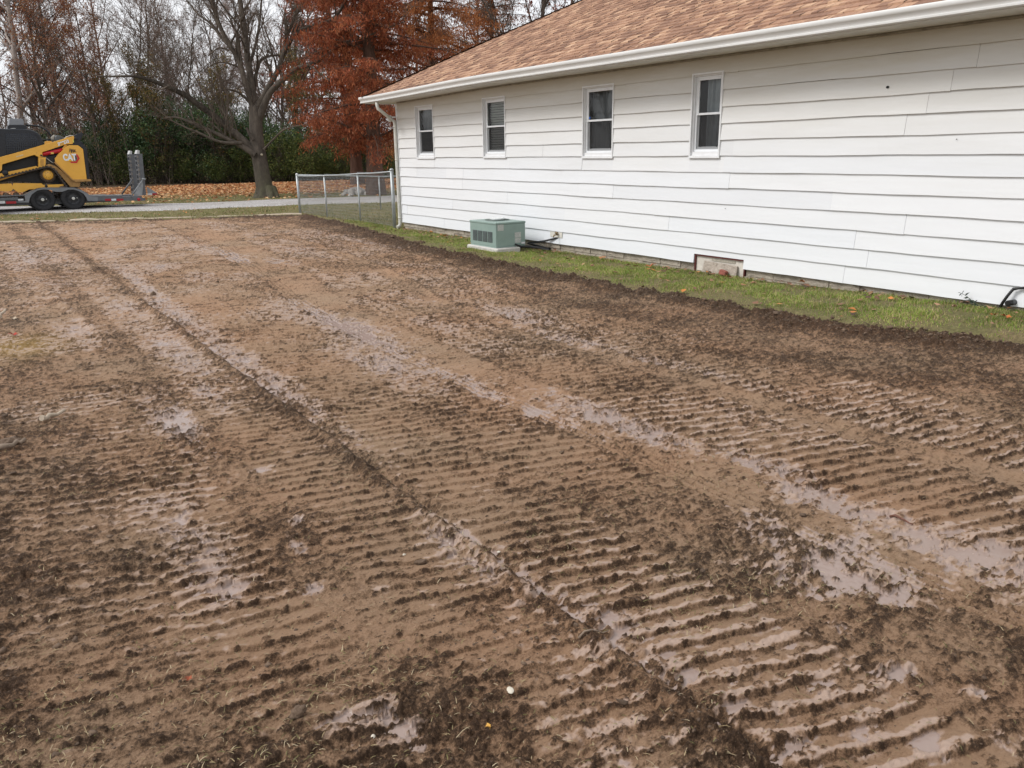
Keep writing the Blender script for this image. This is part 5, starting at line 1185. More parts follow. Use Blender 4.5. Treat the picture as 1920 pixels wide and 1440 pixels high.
# --- the big bare tree by the driveway, main limbs read off the photograph
TD = 31.7
big = Tree(4); base = AT(497, 374, TD); 
def path(pts, rs, dd0=0., dd1=0.):
    n = len(pts); return [tuple(AT(x, y, TD+dd0+(dd1-dd0)*i/(n-1)))+(r,) for i, ((x, y), r) in enumerate(zip(pts, rs))]
OM = dict(n=[9, 6, 4, 0], ratio=[.42, .5, .5, .5], spread=[.75, .75, .8, .8], up=[.05, .03, .02, 0], steps=[9, 6, 4, 3], wob=[.10, .13, .16, .2], max=3, rmin=.007)
OM['from'] = [.1, .15, .1, 0]
def run(pts, kids=0, klen=1., kup=.6, kr=.5, lvl=1, dirpx=None, t0=.2):
    # smooth the polyline with small wobble
    P = [Vector(q[:3]) for q in pts]; R = [q[3] for q in pts]
    out = []
    for i in range(len(P)-1):
        for k in range(4):
            t = k/4; a = P[max(i-1, 0)]; b = P[i]; c = P[i+1]; d = P[min(i+2, len(P)-1)]
            q = .5*((2*b)+(c-a)*t+(2*a-5*b+4*c-d)*t*t+(3*b-a-3*c+d)*t**3); out.append((q, R[i]+(R[i+1]-R[i])*t))
    out.append((P[-1], R[-1]))
    for (a, ra), (b, rb) in zip(out, out[1:]): big.seg(a, b, ra, rb, .035)
    rr = big.r
    for _ in range(kids):
        t = rr.uniform(t0, 1.)*(len(out)-1); i = min(int(t), len(out)-2); q = out[i][0].lerp(out[i+1][0], t-i); d = (out[i+1][0]-out[i][0]).normalized()
        if dirpx is None:
            ax = Vector((rr.gauss(0, 1), rr.gauss(0, 1), rr.gauss(0, .6))); nd = (d*.5+ax.normalized()*.6+Vector((0, 0, kup))).normalized()
        else: nd = (Vector(dirpx)+Vector((rr.gauss(0, .12), rr.gauss(0, .2), rr.gauss(0, .1)))).normalized()
        big.limb(q, nd, klen*rr.uniform(.6, 1.25), max(.008, min(out[i][1]*kr, .045)), lvl, OM)
    return out
run(path([(499, 384), (500, 372), (496, 352), (492, 330), (487, 300), (482, 270), (480, 240), (478, 205)], [.62, .42, .34, .31, .30, .285, .27, .25]), 2, 1.2)
# root flare
for (x, y, dd) in ((478, 377, -.2), (522, 377, -.3), (510, 380, -.6), (488, 380, -.5), (505, 372, .5)):
    a = AT((499+x)/2, 356, TD+dd*.3); b = AT(x, y, TD+dd); big.seg(a, b, .2, .10, .035)
run(path([(478, 215), (470, 150), (463, 100), (458, 50), (450, 0), (446, -60), (440, -130)], [.20, .135, .125, .115, .10, .08, .045], 0, .6), 14, 2.6)
run(path([(478, 205), (463, 165), (450, 120), (434, 90), (415, 55), (402, 20), (388, -30), (375, -90)], [.16, .115, .10, .09, .08, .07, .05, .03], 0, -1.), 14, 2.2)
run(path([(480, 205), (492, 185), (505, 160), (522, 130), (530, 105), (540, 85), (556, 62), (585, 48), (620, 38), (645, 8), (660, -40)], [.17, .12, .105, .10, .085, .08, .075, .075, .065, .05, .03], 0, -1.5), 16, 1.9)
run(path([(486, 222), (505, 176), (530, 150), (556, 128), (581, 122), (610, 105), (640, 82), (681, 70), (728, 52), (760, 40)], [.17, .12, .10, .085, .08, .065, .055, .04, .028, .015], 0, -2.4), 18, 1.3)
run(path([(474, 180), (480, 140), (490, 112), (512, 104), (530, 106)], [.10, .075, .06, .045, .03], .2, 1.), 5, 1.4)
run(path([(530, 105), (535, 75), (550, 40), (556, 0), (560, -50)], [.06, .055, .05, .04, .02], -.6, 0), 7, 1.5)
run(path([(434, 90), (415, 70), (396, 45), (370, 25), (350, 0)], [.07, .06, .05, .035, .02], -.4, 0), 6, 1.4)
run(path([(467, 125), (480, 80), (488, 30), (492, -30)], [.07, .06, .05, .03], .3, 1.5), 8, 1.6)
run(path([(581, 122), (600, 138), (622, 152)], [.035, .025, .012], -1.2, -1.4), 3, .5)
ml = path([(486, 300), (470, 278), (450, 258), (425, 238), (395, 213), (370, 195), (350, 180), (325, 168), (300, 157), (275, 148), (250, 143), (225, 143), (190, 143), (160, 136), (130, 128), (105, 124)], [.22, .17, .15, .135, .125, .115, .105, .092, .08, .065, .05, .04, .034, .026, .018, .010], 0, -2.2)
run(ml, 8, 1.0, .1, .3, 1, None, .4)
up3 = CU*.93-CR*.36; run(ml[2:12], 44, 3.4, 0, .17, 1, tuple(up3), .0)
run(path([(478, 290), (450, 272), (430, 262), (405, 250), (380, 240), (350, 226), (328, 220), (305, 222)], [.12, .10, .085, .075, .065, .05, .04, .02], -.4, -1.2), 14, 1.3, .5)
run(path([(452, 268), (425, 268), (400, 262), (375, 250), (350, 240), (325, 228), (310, 222)], [.07, .06, .055, .045, .035, .025, .012], -.6, -2.), 8, .9, .3)
run(path([(245, 170), (268, 160), (298, 168), (318, 160)], [.012, .02, .03, .04], -1.5, -1.5), 3, .6)
run(path([(390, 105), (410, 90), (430, 95)], [.02, .03, .035], -.8, -.4), 3, .7)
run(path([(388, 128), (405, 118), (425, 118), (445, 125)], [.015, .03, .035, .04], -.8, -.2), 3, .6)
run(path([(385, 185), (410, 172), (430, 168), (450, 175), (466, 190)], [.012, .025, .035, .045, .06], -.9, 0), 4, .8)
run(path([(495, 280), (512, 262), (530, 245), (548, 238), (575, 232), (610, 214)], [.05, .035, .03, .025, .02, .008], -.3, -1.), 6, .7)
run(path([(475, 262), (468, 252), (463, 240)], [.07, .06, .05], -.4, -.5), 0)
bt = empty('bare_tree', (float(base[0]), float(base[1]), 0)); tag(bt, 'large bare tree with one long limb sweeping left, beside the gravel driveway', 'tree')
def rebase(segs, b): A = np.array(segs, float); A[:, [0, 3]] -= b[0]; A[:, [1, 4]] -= b[1]; return A
bm, nt, p = new_mat('bark_mossy'); v = objco(nt, (1, 1, .3)); n_ = noise(nt, 5, 6, .7, v); c = ramp(nt, n_, [(.3, (.052, .041, .032)), (.7, (.155, .125, .097))])
sx = N(nt, 'ShaderNodeSeparateXYZ'); tcx = N(nt, 'ShaderNodeTexCoord'); nt.links.new(tcx.outputs['Object'], sx.inputs[0])
c = mix(nt, math_(nt, 'MULTIPLY', ramp(nt, math_(nt, 'DIVIDE', sx.outputs[2], 4.), [(.08, .8), (.35, .0)]), ramp(nt, noise(nt, 2.5, 4, .6, v), [(.4, .2), (.7, 1.)])), c, (.075, .085, .028))
nt.links.new(c, p.inputs['Base Color']); p.inputs['Roughness'].default_value = .92; bump(nt, p, noise(nt, 16, 6, .75, v), 1., .07)
frusta('trunk', rebase(big.big, base), bm, bt); frusta('crown', rebase(big.small, base), bark('twig_umber', (.085, .066, .052), (.17, .135, .108), 2), bt)
q = AT(491, 290, TD-.33); b = MB(); b.lathe([(0, -.02), (.03, -.02), (.042, 0), (.04, .05)], (0, 0), 14); o = b.build('pruning_scar', simple('cut_wood', (.50, .44, .33), .8), bt); o.location = (q[0]-base[0], q[1]-base[1], q[2])

# --- bald cypress: straight trunk, tiers of limbs with feathery rust foliage
def cypress(seed, H, Rmax, z0, nleaf, mat, tr0=.29):
    t = Tree(seed); rr = t.r; p = Vector((0, 0, -.1)); n = 26
    for i in range(n):
        a, b = i/n, (i+1)/n; w = lambda f: tr0*(1-f)**.9+.02+.16*math.exp(-f*H/.7)
        q = Vector((.05*math.sin(b*9), .05*math.cos(b*7)-.05, H*b)); t.seg(p, q, w(a), w(b)); p = q
    C = []; z = z0
    while z < H-.3:
        f = (z-z0)/(H-z0); L = Rmax*(1-f)**.75*(.55+.45*min(1, (z-z0)/2.5+.35)); a0 = rr.uniform(0, 2*PI)
        for k in range(rr.choice([2, 3, 3])):
            a = a0+k*2.2+rr.uniform(-.5, .5); l = L*rr.uniform(.45, 1.15); el = rr.uniform(-.22, .42); pts = []
            d = Vector((math.cos(a)*math.cos(el), math.sin(a)*math.cos(el), math.sin(el))); q = Vector((0, 0, z)); r = .018+.012*l; st = 8
            for i in range(st):
                d = (d+Vector((rr.gauss(0, .07), rr.gauss(0, .07), -.035+rr.gauss(0, .03)))).normalized(); e = q+d*l/st; t.seg(q, e, r*(1-i/st*.85), r*(1-(i+1)/st*.85))
                if i > 0:
                    for _ in range(4):
                        side = Vector((-d.y, d.x, 0))*rr.choice([-1, 1]); sd2 = (d*.7+side*rr.uniform(.4, 1)+Vector((0, 0, rr.uniform(-.45, .15)))).normalized(); sl_ = l*.32*(1-i/st*.5)*rr.uniform(.5, 1.2); s0 = q.lerp(e, rr.random()); 
                        m_ = s0+sd2*sl_*.5; e2 = m_+(sd2+Vector((0, 0, -.35))).normalized()*sl_*.5
                        t.seg(s0, m_, .007, .005); t.seg(m_, e2, .005, .003)
                        for _ in range(int(sl_*34)+2):
                            u = rr.random(); c0 = s0.lerp(m_, u*2) if u < .5 else m_.lerp(e2, u*2-1); C.append((c0.x+rr.gauss(0, .09), c0.y+rr.gauss(0, .09), c0.z-abs(rr.gauss(0, .20))))
                q = e
        z += rr.uniform(.10, .42)
    C = np.array(C)
    if len(C) > nleaf: C = C[RNG.permutation(len(C))[:nleaf]]
    tr_ = frusta('trunk', t.big, bk_red); br = frusta('branches', t.small, bk_red); lf = scatter_quads('crown', C, RNG.uniform(.09, .21, len(C)), mat, 0, None, .22, (0, 0, -1.))
    return [tr_, br, lf]
rust = island('cypress_needles', [(0., (.18, .050, .027)), (.35, (.29, .080, .040)), (.65, (.38, .115, .052)), (.88, (.45, .17, .078)), (1., (.27, .12, .07))], .8, .25, .15, var=.35, vscale=.55)
rust2 = island('cypress_needles_orange', [(0., (.28, .095, .04)), (.5, (.44, .17, .065)), (1., (.54, .26, .11))], .8, .25, .15, var=.3, vscale=.55)
def ground_at(px, dep):
    d = ray(px, 300); s_ = dep; P = (d[0]*s_, d[1]*s_); return (float(P[0]), float(P[1]), float(z_ground(np.array([P[0]]), np.array([P[1]]))[0])-.05)
cA = cypress(21, 19, 4.3, 2.2, 130000, rust); gA = G(705, 367.5)
place(cA, 'bald_cypress', (gA[0], gA[1], 0), .5, 1., 'rust-red bald cypress whose thick trunk stands behind the chain-link fence')
cB = cypress(22, 20, 4.2, 2.6, 60000, rust2, .17)
place(cB, 'bald_cypress', ground_at(815, 37), 1.9, 1., 'orange bald cypress with a straight bare-looking trunk rising behind the roof edge')
place(cA, 'bald_cypress', ground_at(668, 43), 3.6, (1.0, .95), 'darker red cypress standing further back above the fence')
place(cB, 'bald_cypress', ground_at(930, 47), 4.1, (1.05, .8), 'rust cypress mostly hidden behind the roof, right of the straight trunk')

# --- background trees: five kinds, copied
def kind(seed, H, r, o, bmat, tmat, leaf=None, nl=0, ls=(.07, .13), stems=1):
    t = Tree(seed)
    for k in range(stems):
        a = k*2.4; t.limb((.25*k*math.cos(a), .25*k*math.sin(a), -.1), (.16*math.cos(a)*(k > 0)+.03, .16*math.sin(a)*(k > 0), 1), H*(1-.1*k), r*(1-.2*k), 0, o)
    parts = [frusta('trunk', t.big, bmat), frusta('crown', t.small, tmat)]
    if leaf is not None:
        T_ = np.array(t.tips); S_ = np.array(t.small); k = RNG.integers(0, len(S_), nl); C = S_[k, 3:6]+RNG.normal(0, .10, (nl, 3)); parts.append(scatter_quads('leaves', C, RNG.uniform(*ls, nl), leaf))
    return parts
def opt(n, ratio, spread, up, steps=(12, 7, 5, 3), wob=(.03, .1, .14, .2), frm=(.28, .15, .1, 0), rmin=.010, mx=3):
    d = dict(n=list(n), ratio=list(ratio), spread=list(spread), up=list(up), steps=list(steps), wob=list(wob), max=mx, rmin=rmin); d['from'] = list(frm); return d
red_l = island('oak_leaves', [(0., (.13, .045, .03)), (.4, (.26, .10, .055)), (.75, (.38, .17, .085)), (1., (.42, .26, .10))], .7, .3, .2)
darkred = island('crimson_leaves', [(0., (.11, .03, .03)), (.5, (.24, .065, .045)), (1., (.36, .13, .07))], .7, .3, .2)
olive = island('olive_leaves', [(0., (.07, .075, .03)), (.5, (.15, .13, .045)), (.8, (.24, .17, .06)), (1., (.32, .15, .06))], .7, .3, .2)
K = {}
K['ash'] = kind(31, 17, .13, opt((26, 11, 7, 0), (.36, .42, .45, .5), (.75, .65, .8, .7), (.01, .04, .02, 0), wob=(.07, .13, .16, .2), frm=(.16, .15, .1, 0)), bk_brown, twig)
K['thin'] = kind(32, 14, .085, opt((24, 10, 6, 0), (.36, .42, .5, .5), (.65, .65, .7, .7), (.01, .05, .03, 0), wob=(.09, .14, .16, .2), frm=(.12, .15, .1, 0)), bk_dark, twigd, None, 0, stems=2)
K['mauve'] = kind(33, 15, .095, opt((28, 11, 7, 0), (.34, .42, .45, .5), (.7, .65, .8, .7), (.01, .05, .03, 0), wob=(.08, .14, .16, .2), frm=(.12, .15, .1, 0)), bk_brown, twig, None, 0, stems=2)
K['oak'] = kind(34, 14, .14, opt((26, 9, 6, 0), (.33, .42, .45, .5), (.8, .7, .7, .7), (.0, .02, .02, 0), frm=(.12, .15, .1, 0)), bk_dark, twig, red_l, 8000, (.06, .13))
K['maple'] = kind(35, 15, .2, opt((26, 9, 6, 0), (.33, .42, .45, .5), (.7, .7, .7, .7), (.01, .03, .02, 0), frm=(.15, .15, .1, 0)), bk_dark, twig, darkred, 7000, (.08, .15))
K['sycamore'] = kind(36, 17, .24, opt((18, 8, 5, 0), (.36, .42, .45, .5), (.7, .7, .7, .7), (.01, .03, .02, 0)), bk_pale, twig, red_l, 900, (.10, .18))
K['sapling'] = kind(37, 6.5, .06, opt((18, 7, 4, 0), (.36, .42, .5, .5), (.7, .7, .7, .7), (.01, .04, .02, 0), frm=(.1, .1, .1, 0)), bk_dark, twigd, olive, 3500, (.06, .12))
ZL = {'ash': 'tall bare ash-like tree', 'thin': 'slender twin-stemmed bare tree', 'mauve': 'twiggy mauve-grey bare tree', 'oak': 'tree with russet leaves still on', 'maple': 'tree with dark crimson leaves still on', 'sycamore': 'pale-barked tree', 'sapling': 'low sapling with olive-yellow leaves'}
TR = [  # px, depth, kind, scale, rotation, label tail
    (42, 52, 'sycamore', .95, .3, 'at the left edge behind the loader cab'), (100, 49, 'oak', .92, 1.1, 'directly behind the loader lettering plate'), (122, 54, 'oak', 1.05, 2.9, 'second back from the loader, taller'),
    (78, 58, 'maple', .95, 4.2, 'behind the loader roof unit'), (8, 60, 'mauve', 1., .6, 'furthest left in the wood'), (150, 56, 'thin', 1.05, 2.2, 'just right of the loader rear'),
    (185, 50, 'oak', .72, 3.3, 'low, left of the trailer ramps'), (205, 60, 'mauve', 1.05, 1.2, 'left of the trailer ramps'), (232, 66, 'ash', 1.0, 5.1, 'above the trailer ramps, far back'), (258, 53, 'thin', .92, .4, 'directly behind the trailer ramps'),
    (290, 58, 'mauve', .98, 3.9, 'right of the trailer ramps'), (318, 68, 'ash', .98, 2.0, 'between the ramps and the bare tree, far back'), (345, 55, 'thin', .85, 5.6, 'under the long sweeping limb'), (372, 62, 'mauve', .85, 4.7, 'left of the bare tree'),
    (398, 57, 'ash', .72, 1.6, 'closely left of the bare tree'), (425, 66, 'mauve', .95, 2.7, 'behind the fork of the bare tree'), (452, 56, 'thin', .9, 3.4, 'behind the bare tree trunk, left side'), (520, 57, 'mauve', .98, .9, 'right of the bare tree trunk'),
    (540, 66, 'ash', 1.0, 5.9, 'far back between bare tree and cypresses'), (566, 60, 'maple', 1.0, 2.4, 'left of the rust cypresses'), (650, 56, 'maple', 1.05, 5.0, 'between the two cypress trunks, further back'), (600, 70, 'oak', 1.05, .2, 'far behind the fence post'),
    (770, 60, 'ash', 1.0, 1.0, 'behind the cypresses by the roof'), (965, 50, 'thin', 1.25, 3.1, 'above the roof slope, left of the top'), (1010, 46, 'maple', 1.0, 1.8, 'above the roof slope with sparse leaves'), (1070, 44, 'thin', 1.3, .7, 'nearest the top edge above the roof'), (900, 62, 'oak', 1.1, 4.4, 'far behind the roof slope'),
    (270, 50, 'sapling', 1.1, 1.3, 'behind the near ramp'), (310, 49.5, 'sapling', 1.0, 3.9, 'right of the ramps at the wood edge'), (215, 49.5, 'sapling', .9, 2.2, 'left of the ramps at the wood edge'), (430, 50, 'sapling', 1., 4.9, 'left of the bare tree at the wood edge'), (560, 52, 'sapling', 1.1, .5, 'behind the fence end post'), (620, 52, 'sapling', 1., 3., 'behind the fence rail')]
for (px, dep, kd, s_, rz, tail) in TR:
    place(K[kd], {'oak': 'oak_tree', 'maple': 'maple_tree', 'sycamore': 'sycamore_tree', 'sapling': 'sapling', 'thin': 'bare_tree', 'ash': 'ash_tree', 'mauve': 'bare_tree'}[kd], ground_at(px, dep), rz, s_, ZL[kd]+' '+tail, 'tree', 'trees in the background wood')
# off to the left of the view the same wood goes on (it is mirrored in the window panes)
for i, (x, y) in enumerate(((-8, 52), (-17, 55), (-27, 50), (-37, 53), (-48, 47))):
    place(K[['oak', 'mauve', 'ash', 'maple', 'thin'][i]], 'bare_tree', (x, y, 0), i*1.3, 1., 'tall tree at the edge of the wood, further left than the loader', 'tree', 'wood edge trees left of the view')
# --- evergreen shrubs along the wood edge
def shrub(seed, R_, H, n, mat, ls=(.06, .13)):
    t = Tree(seed); rr = t.r
    for k in range(9): a = rr.uniform(0, 2*PI); t.limb((.15*math.cos(a), .15*math.sin(a), -.1), (math.cos(a)*.5, math.sin(a)*.5, 1), H*rr.uniform(.6, 1.), .035, 1, opt((0, 8, 5, 0), (.4, .5, .5, .5), (.7, .8, .8, .8), (0, .02, .0, 0), (5, 6, 4, 3)))
    lump = [(rr.uniform(-R_, R_)*.7, rr.uniform(-R_, R_)*.7, rr.uniform(.25, .95)*H, rr.uniform(.25, .55)*R_) for _ in range(30)]
    C = []
    for i in range(n):
        l = lump[RNG.integers(0, 30)]; d = RNG.normal(size=3); d /= np.linalg.norm(d); q = d*l[3]*RNG.uniform(.55, 1.1); z = l[2]+q[2]*.8
        if z > .02: C.append((l[0]+q[0], l[1]+q[1], z))
    return [frusta('stems', t.big+t.small, bk_dark), scatter_quads('foliage', np.array(C), RNG.uniform(*ls, len(C)), mat)]
ev1 = island('evergreen_leaves', [(0., (.018, .042, .016)), (.4, (.036, .082, .028)), (.75, (.070, .130, .040)), (1., (.13, .17, .06))], .55, .2, .4, var=.35, vscale=.9)
ev2 = island('privet_leaves', [(0., (.04, .06, .016)), (.4, (.085, .115, .028)), (.8, (.15, .19, .045)), (1., (.24, .22, .07))], .6, .25, .3, var=.35, vscale=.9)
SH = {'dark': shrub(41, 2.4, 4.0, 11000, ev1), 'olive': shrub(42, 1.9, 2.6, 8000, ev2, (.05, .10)), 'tall': shrub(43, 2.0, 5.6, 11000, ev1)}
SL = [(172, 49, 'dark', .8), (196, 51, 'tall', .75), (228, 49.5, 'olive', .85), (252, 52, 'dark', 1.), (288, 50, 'dark', 1.05), (312, 52, 'tall', 1.), (338, 50, 'olive', .9), (362, 51, 'dark', 1.1), (395, 50, 'tall', .95), (420, 49.5, 'olive', .8), (446, 51, 'dark', 1.), (470, 52, 'tall', .8), (515, 50, 'olive', 1.15), (540, 51.5, 'dark', .95), (572, 50, 'olive', 1.0), (600, 52, 'dark', .8), (632, 51, 'olive', .8), (655, 53, 'dark', .9), (690, 52, 'tall', .6), (728, 52, 'olive', .9), (140, 51, 'dark', .9), (90, 52, 'dark', .8), (30, 53, 'olive', 1.)]
pos = ['behind the loader rear', 'left of the ramps', 'just left of the ramps', 'behind the ramps', 'just right of the ramps', 'right of the ramps, taller', 'under the long limb tip', 'under the middle of the long limb', 'under the base of the long limb', 'low one left of the bare trunk', 'close left of the bare trunk', 'behind the bare trunk', 'right of the bare trunk, bright olive', 'second right of the bare trunk', 'behind the fence corner post', 'behind the first fence rail span', 'behind the middle of the fence', 'between fence and cypress trunk', 'behind the thick cypress trunk', 'by the house corner', 'behind the loader lettering', 'behind the loader cab', 'at the far left edge']
for i, ((px, dep, kd, s_), ps) in enumerate(zip(SL, pos)):
    place(SH[kd], 'evergreen_shrub', ground_at(px, dep), i*1.7, s_, {'dark': 'dark green shrub ', 'olive': 'olive-green shrub ', 'tall': 'tall dark green shrub '}[kd]+ps, 'shrub', 'shrubs along the wood edge')
# --- thicket that fills the wood
n = 5200; x = RNG.uniform(-22, 48, n); y = RNG.uniform(54, 84, n); h = RNG.uniform(1.5, 8., n)*(.5+.5*RNG.uniform(0, 1, n)); z = z_ground(x, y)
segs = []
for i in range(n):
    p = np.array([x[i], y[i], z[i]-.1]); d = np.array([random.gauss(0, .16), random.gauss(0, .16), 1.]); r = random.uniform(.012, .035)
    for k in range(3):
        d = d+np.array([random.gauss(0, .12), random.gauss(0, .12), 0]); q = p+d*h[i]/3; segs.append((*p, *q, r*(1-k*.28), r*(1-(k+1)*.28)))
        for _ in range(3): e = p+(q-p)*random.random(); f = e+np.array([random.gauss(0, .5), random.gauss(0, .5), random.uniform(.1, .9)]); segs.append((*e, *f, r*.45, r*.15))
        p = q
tag(frusta('woodland_thicket', segs, bk_brown), kind='stuff')
n = 120000; x = RNG.uniform(-30, 55, n); y = RNG.uniform(51, 88, n); z = z_ground(x, y)+RNG.uniform(0, 1, n)**1.5*(2.7+1.6*fbm(x, y, 5., 300, 2))
tag(scatter_quads('undergrowth', np.stack([x, y, z], 1), RNG.uniform(.05, .15, n), island('brush_leaves', [(0., (.025, .028, .014)), (.35, (.05, .055, .022)), (.6, (.085, .075, .035)), (.85, (.13, .09, .05)), (1., (.16, .12, .05))], .8, .15, .2, var=.35, vscale=.4)), kind='stuff')

# ------------------------------------------------------------------ small things
rk = simple('rubble_stone', (.42, .39, .36), .85, 0, .25, 14, .6)
def rock(name, loc, s_, mat, label, cat, seed, group=None, flat=.7, parent=None):
    bm_ = __import__('bmesh').new(); __import__('bmesh').ops.create_icosphere(bm_, subdivisions=3, radius=1); rr = random.Random(seed); ph = [rr.uniform(0, 9) for _ in range(3)]
    pl_ = [(Vector((rr.gauss(0, 1), rr.gauss(0, 1), rr.gauss(0, 1))).normalized(), rr.uniform(.62, .92)) for _ in range(9)]
    for v_ in bm_.verts:
        c = v_.co
        for nn, dd in pl_:
            k = c.dot(nn)
            if k > dd: c = c-nn*(k-dd)*.85
        k_ = .28 if mat is cm else .06
        v_.co = Vector((c.x*1.2, c.y*.9, c.z*flat))*s_*(1+k_*math.sin(c.x*5+ph[0])*math.sin(c.y*6+ph[1])+(rr.uniform(-.16, .16) if mat is cm else 0))
    me = bpy.data.meshes.new(name); bm_.to_mesh(me); bm_.free(); me.polygons.foreach_set('use_smooth', [True]*len(me.polygons)); me.materials.append(mat)
    o = link(bpy.data.objects.new(name, me), parent); o.location = loc; o.rotation_euler = (rr.uniform(-.2, .2), rr.uniform(-.2, .2), rr.uniform(0, 6)); 
    if label: tag(o, label, cat, group)
    return o
def mudz(x, y): return float(mud_height(np.array([x, x+1e-4]), np.array([y, y+1e-4]))[0][0])
rubble = [(652, 361, .22), (660, 363, .30), (668, 361, .34), (676, 363, .28), (684, 362, .26), (664, 358, .22), (674, 357, .24), (646, 364, .18), (690, 364, .2), (658, 366, .16), (696, 361, .16)]
for i, (px, py, s_) in enumerate(rubble):
    g_ = G(px, py+4); rock('rubble_block', (g_[0], g_[1], float(z_ground(np.array([g_[0]]), np.array([g_[1]]))[0])+s_*.3), s_*.8, rk, 'broken pale concrete block in the rubble heap beyond the driveway, seen through the fence', 'rubble', 60+i, 'broken blocks in the rubble heap')
wst = simple('white_stone', (.56, .51, .42), .6, 0, .12, 30)
for (px, py, s_, lb, fl2) in ((758, 1040, .008, 'small white stone on the ridged mud, left of the puddled rut', .7), (935, 1036, .009, 'small white stone beside the dark berm in the centre of the mud', .5), (957, 1297, .013, 'flat oval cream stone near the bottom of the mud', .3), (700, 1384, .008, 'tiny pinkish pebble at the bottom by the puddles', .6)):
    g_ = G(px, py); rock('pebble', (g_[0], g_[1], mudz(*g_)+s_*.3), s_, wst, lb, 'stone', int(px), None, fl2)
g_ = G(288, 553); rock('soil_lump', (g_[0], g_[1], mudz(*g_)+.02), .030, cm, 'dark upright clod on the puddled rut at upper left', 'clod', 3, None, 1.3)
for (px, py, s_, lb) in ((790, 1055, .022, 'dark broken clod near the white stones'), (20, 835, .06, 'large dark clod at the left edge of the mud'), (560, 1350, .024, 'smooth brown clod near the bottom left puddles')):
    g_ = G(px, py); rock('soil_lump', (g_[0], g_[1], mudz(*g_)+s_*.25), s_, cm, lb, 'clod', int(px)+1, None, .6)
def stick(name, p0, p1, r, mat, label, n=6, wob=.012, lift=.01):
    a, b_ = G(*p0), G(*p1); rr = random.Random(int(p0[0])); pts = []
    for i in range(n+1):
        t = i/n; x = a[0]+(b_[0]-a[0])*t+rr.uniform(-wob, wob); y = a[1]+(b_[1]-a[1])*t+rr.uniform(-wob, wob); pts.append((x-a[0], y-a[1], mudz(x, y)+lift+rr.uniform(0, wob)))
    m_ = MB(); m_.tube(pts, [r*(1-.5*i/n)*rr.uniform(.85, 1.15) for i in range(n+1)], 8); o = m_.build(name, mat); o.location = (a[0], a[1], 0); return tag(o, label, 'stick')
rw = simple('red_wood', (.13, .055, .035), .8, 0, .4, 40); pw = simple('pale_wood', (.40, .33, .25), .85, 0, .25, 30); bw = simple('brown_wood', (.22, .165, .12), .9, 0, .3, 30, .4)
stick('broken_stick', (1669, 972), (1712, 988), .006, rw, 'dark reddish stick lying across the puddle at right', 5, .003)
stick('broken_branch', (0, 850), (55, 838), .018, bw, 'thick muddy branch piece poking in from the left edge', 5, .02, .03)
stick('broken_branch', (78, 795), (125, 778), .018, pw, 'shorter pale branch piece half buried at the left', 5, .01, .02)
stick('twig', (0, 608), (12, 594), .018, pw, 'thin pale twig at the far left of the mud', 3, .03, .06)
stick('twig', (1085, 1205), (1140, 1190), .004, bw, 'thin brown twig pressed in the centre rut', 5, .003)
# single leaves lying apart
def leafobj(px, py, s_, col, label, z=None, ang=0.):
    g_ = G(px, py); zz_ = mudz(*g_) if z is None else z
    b = MB(); R_ = random.Random(int(px)); n = 10; pts = []
    for i in range(n*2):
        a = PI*i/n; r = s_*(1. if i % 4 == 0 else (.55 if i % 2 else .75))*R_.uniform(.85, 1.1); pts.append((r*math.cos(a), r*math.sin(a)*.75, .25*s_*math.cos(2*a+1)+.1*s_))
    vs = [(0, 0, -.05*s_)]+pts; b.add(vs, [(0, 1+i, 1+(i+1) % (2*n)) for i in range(2*n)], True)
    vs2 = [(0, 0, -.05*s_-.0012)]+[(x, y, z_-.0012) for x, y, z_ in pts]; b.add(vs2, [(0, 1+(i+1) % (2*n), 1+i) for i in range(2*n)], True)
    b.tube([(0, 0, 0), (-s_*.8, s_*.1, .1*s_), (-s_*1.5, s_*.3, .25*s_)], s_*.04, 5)
    o = b.build('fallen_leaf', simple('leaf_'+str(int(px)), col, .6, 0, .3, 40)); o.location = (g_[0], g_[1], zz_+.012); o.rotation_euler = (.2, .1, ang); return tag(o, label, 'leaf')
zg_ = lambda px, py: float(z_ground(np.array([G(px, py)[0]]), np.array([G(px, py)[1]]))[0])+.03
leafobj(355, 1280, .016, (.30, .07, .025), 'reddish-brown leaf on the mud at lower left', None, .4)
leafobj(916, 1366, .014, (.62, .33, .06), 'small orange-yellow leaf on the mud at bottom centre', None, 1.4)
leafobj(1882, 621, .055, (.44, .13, .03), 'bright orange curled leaf at the grass edge near the right end of the wall', zg_(1882, 621), 0)
leafobj(1858, 617, .028, (.42, .12, .04), 'smaller orange leaf beside the large one near the right end of the wall', zg_(1858, 617), 2)
leafobj(1785, 600, .04, (.40, .24, .17), 'pinkish-tan leaf in the grass near the right end of the wall', zg_(1785, 600), 1)
leafobj(1218, 505, .07, (.50, .14, .04), 'orange leaf in the grass by the foundation, right of the air conditioner', zg_(1218, 505), 3)
leafobj(1245, 516, .06, (.16, .06, .05), 'dark maroon leaf in the grass right of the orange one', zg_(1245, 516), 3)
leafobj(1502, 543, .06, (.48, .22, .12), 'tan leaf against the foundation right of the hatch', zg_(1502, 543)+.02, 1)
leafobj(1668, 560, .05, (.55, .24, .10), 'orange-tan leaf against the foundation below the plain wall', zg_(1668, 560)+.02, 2)
leafobj(25, 601, .05, (.45, .36, .26), 'curled pale leaf on the mud at far left', None, 1.)
leafobj(26, 605+25, .045, (.40, .05, .03), 'small red leaf on the mud at far left', None, 1.)
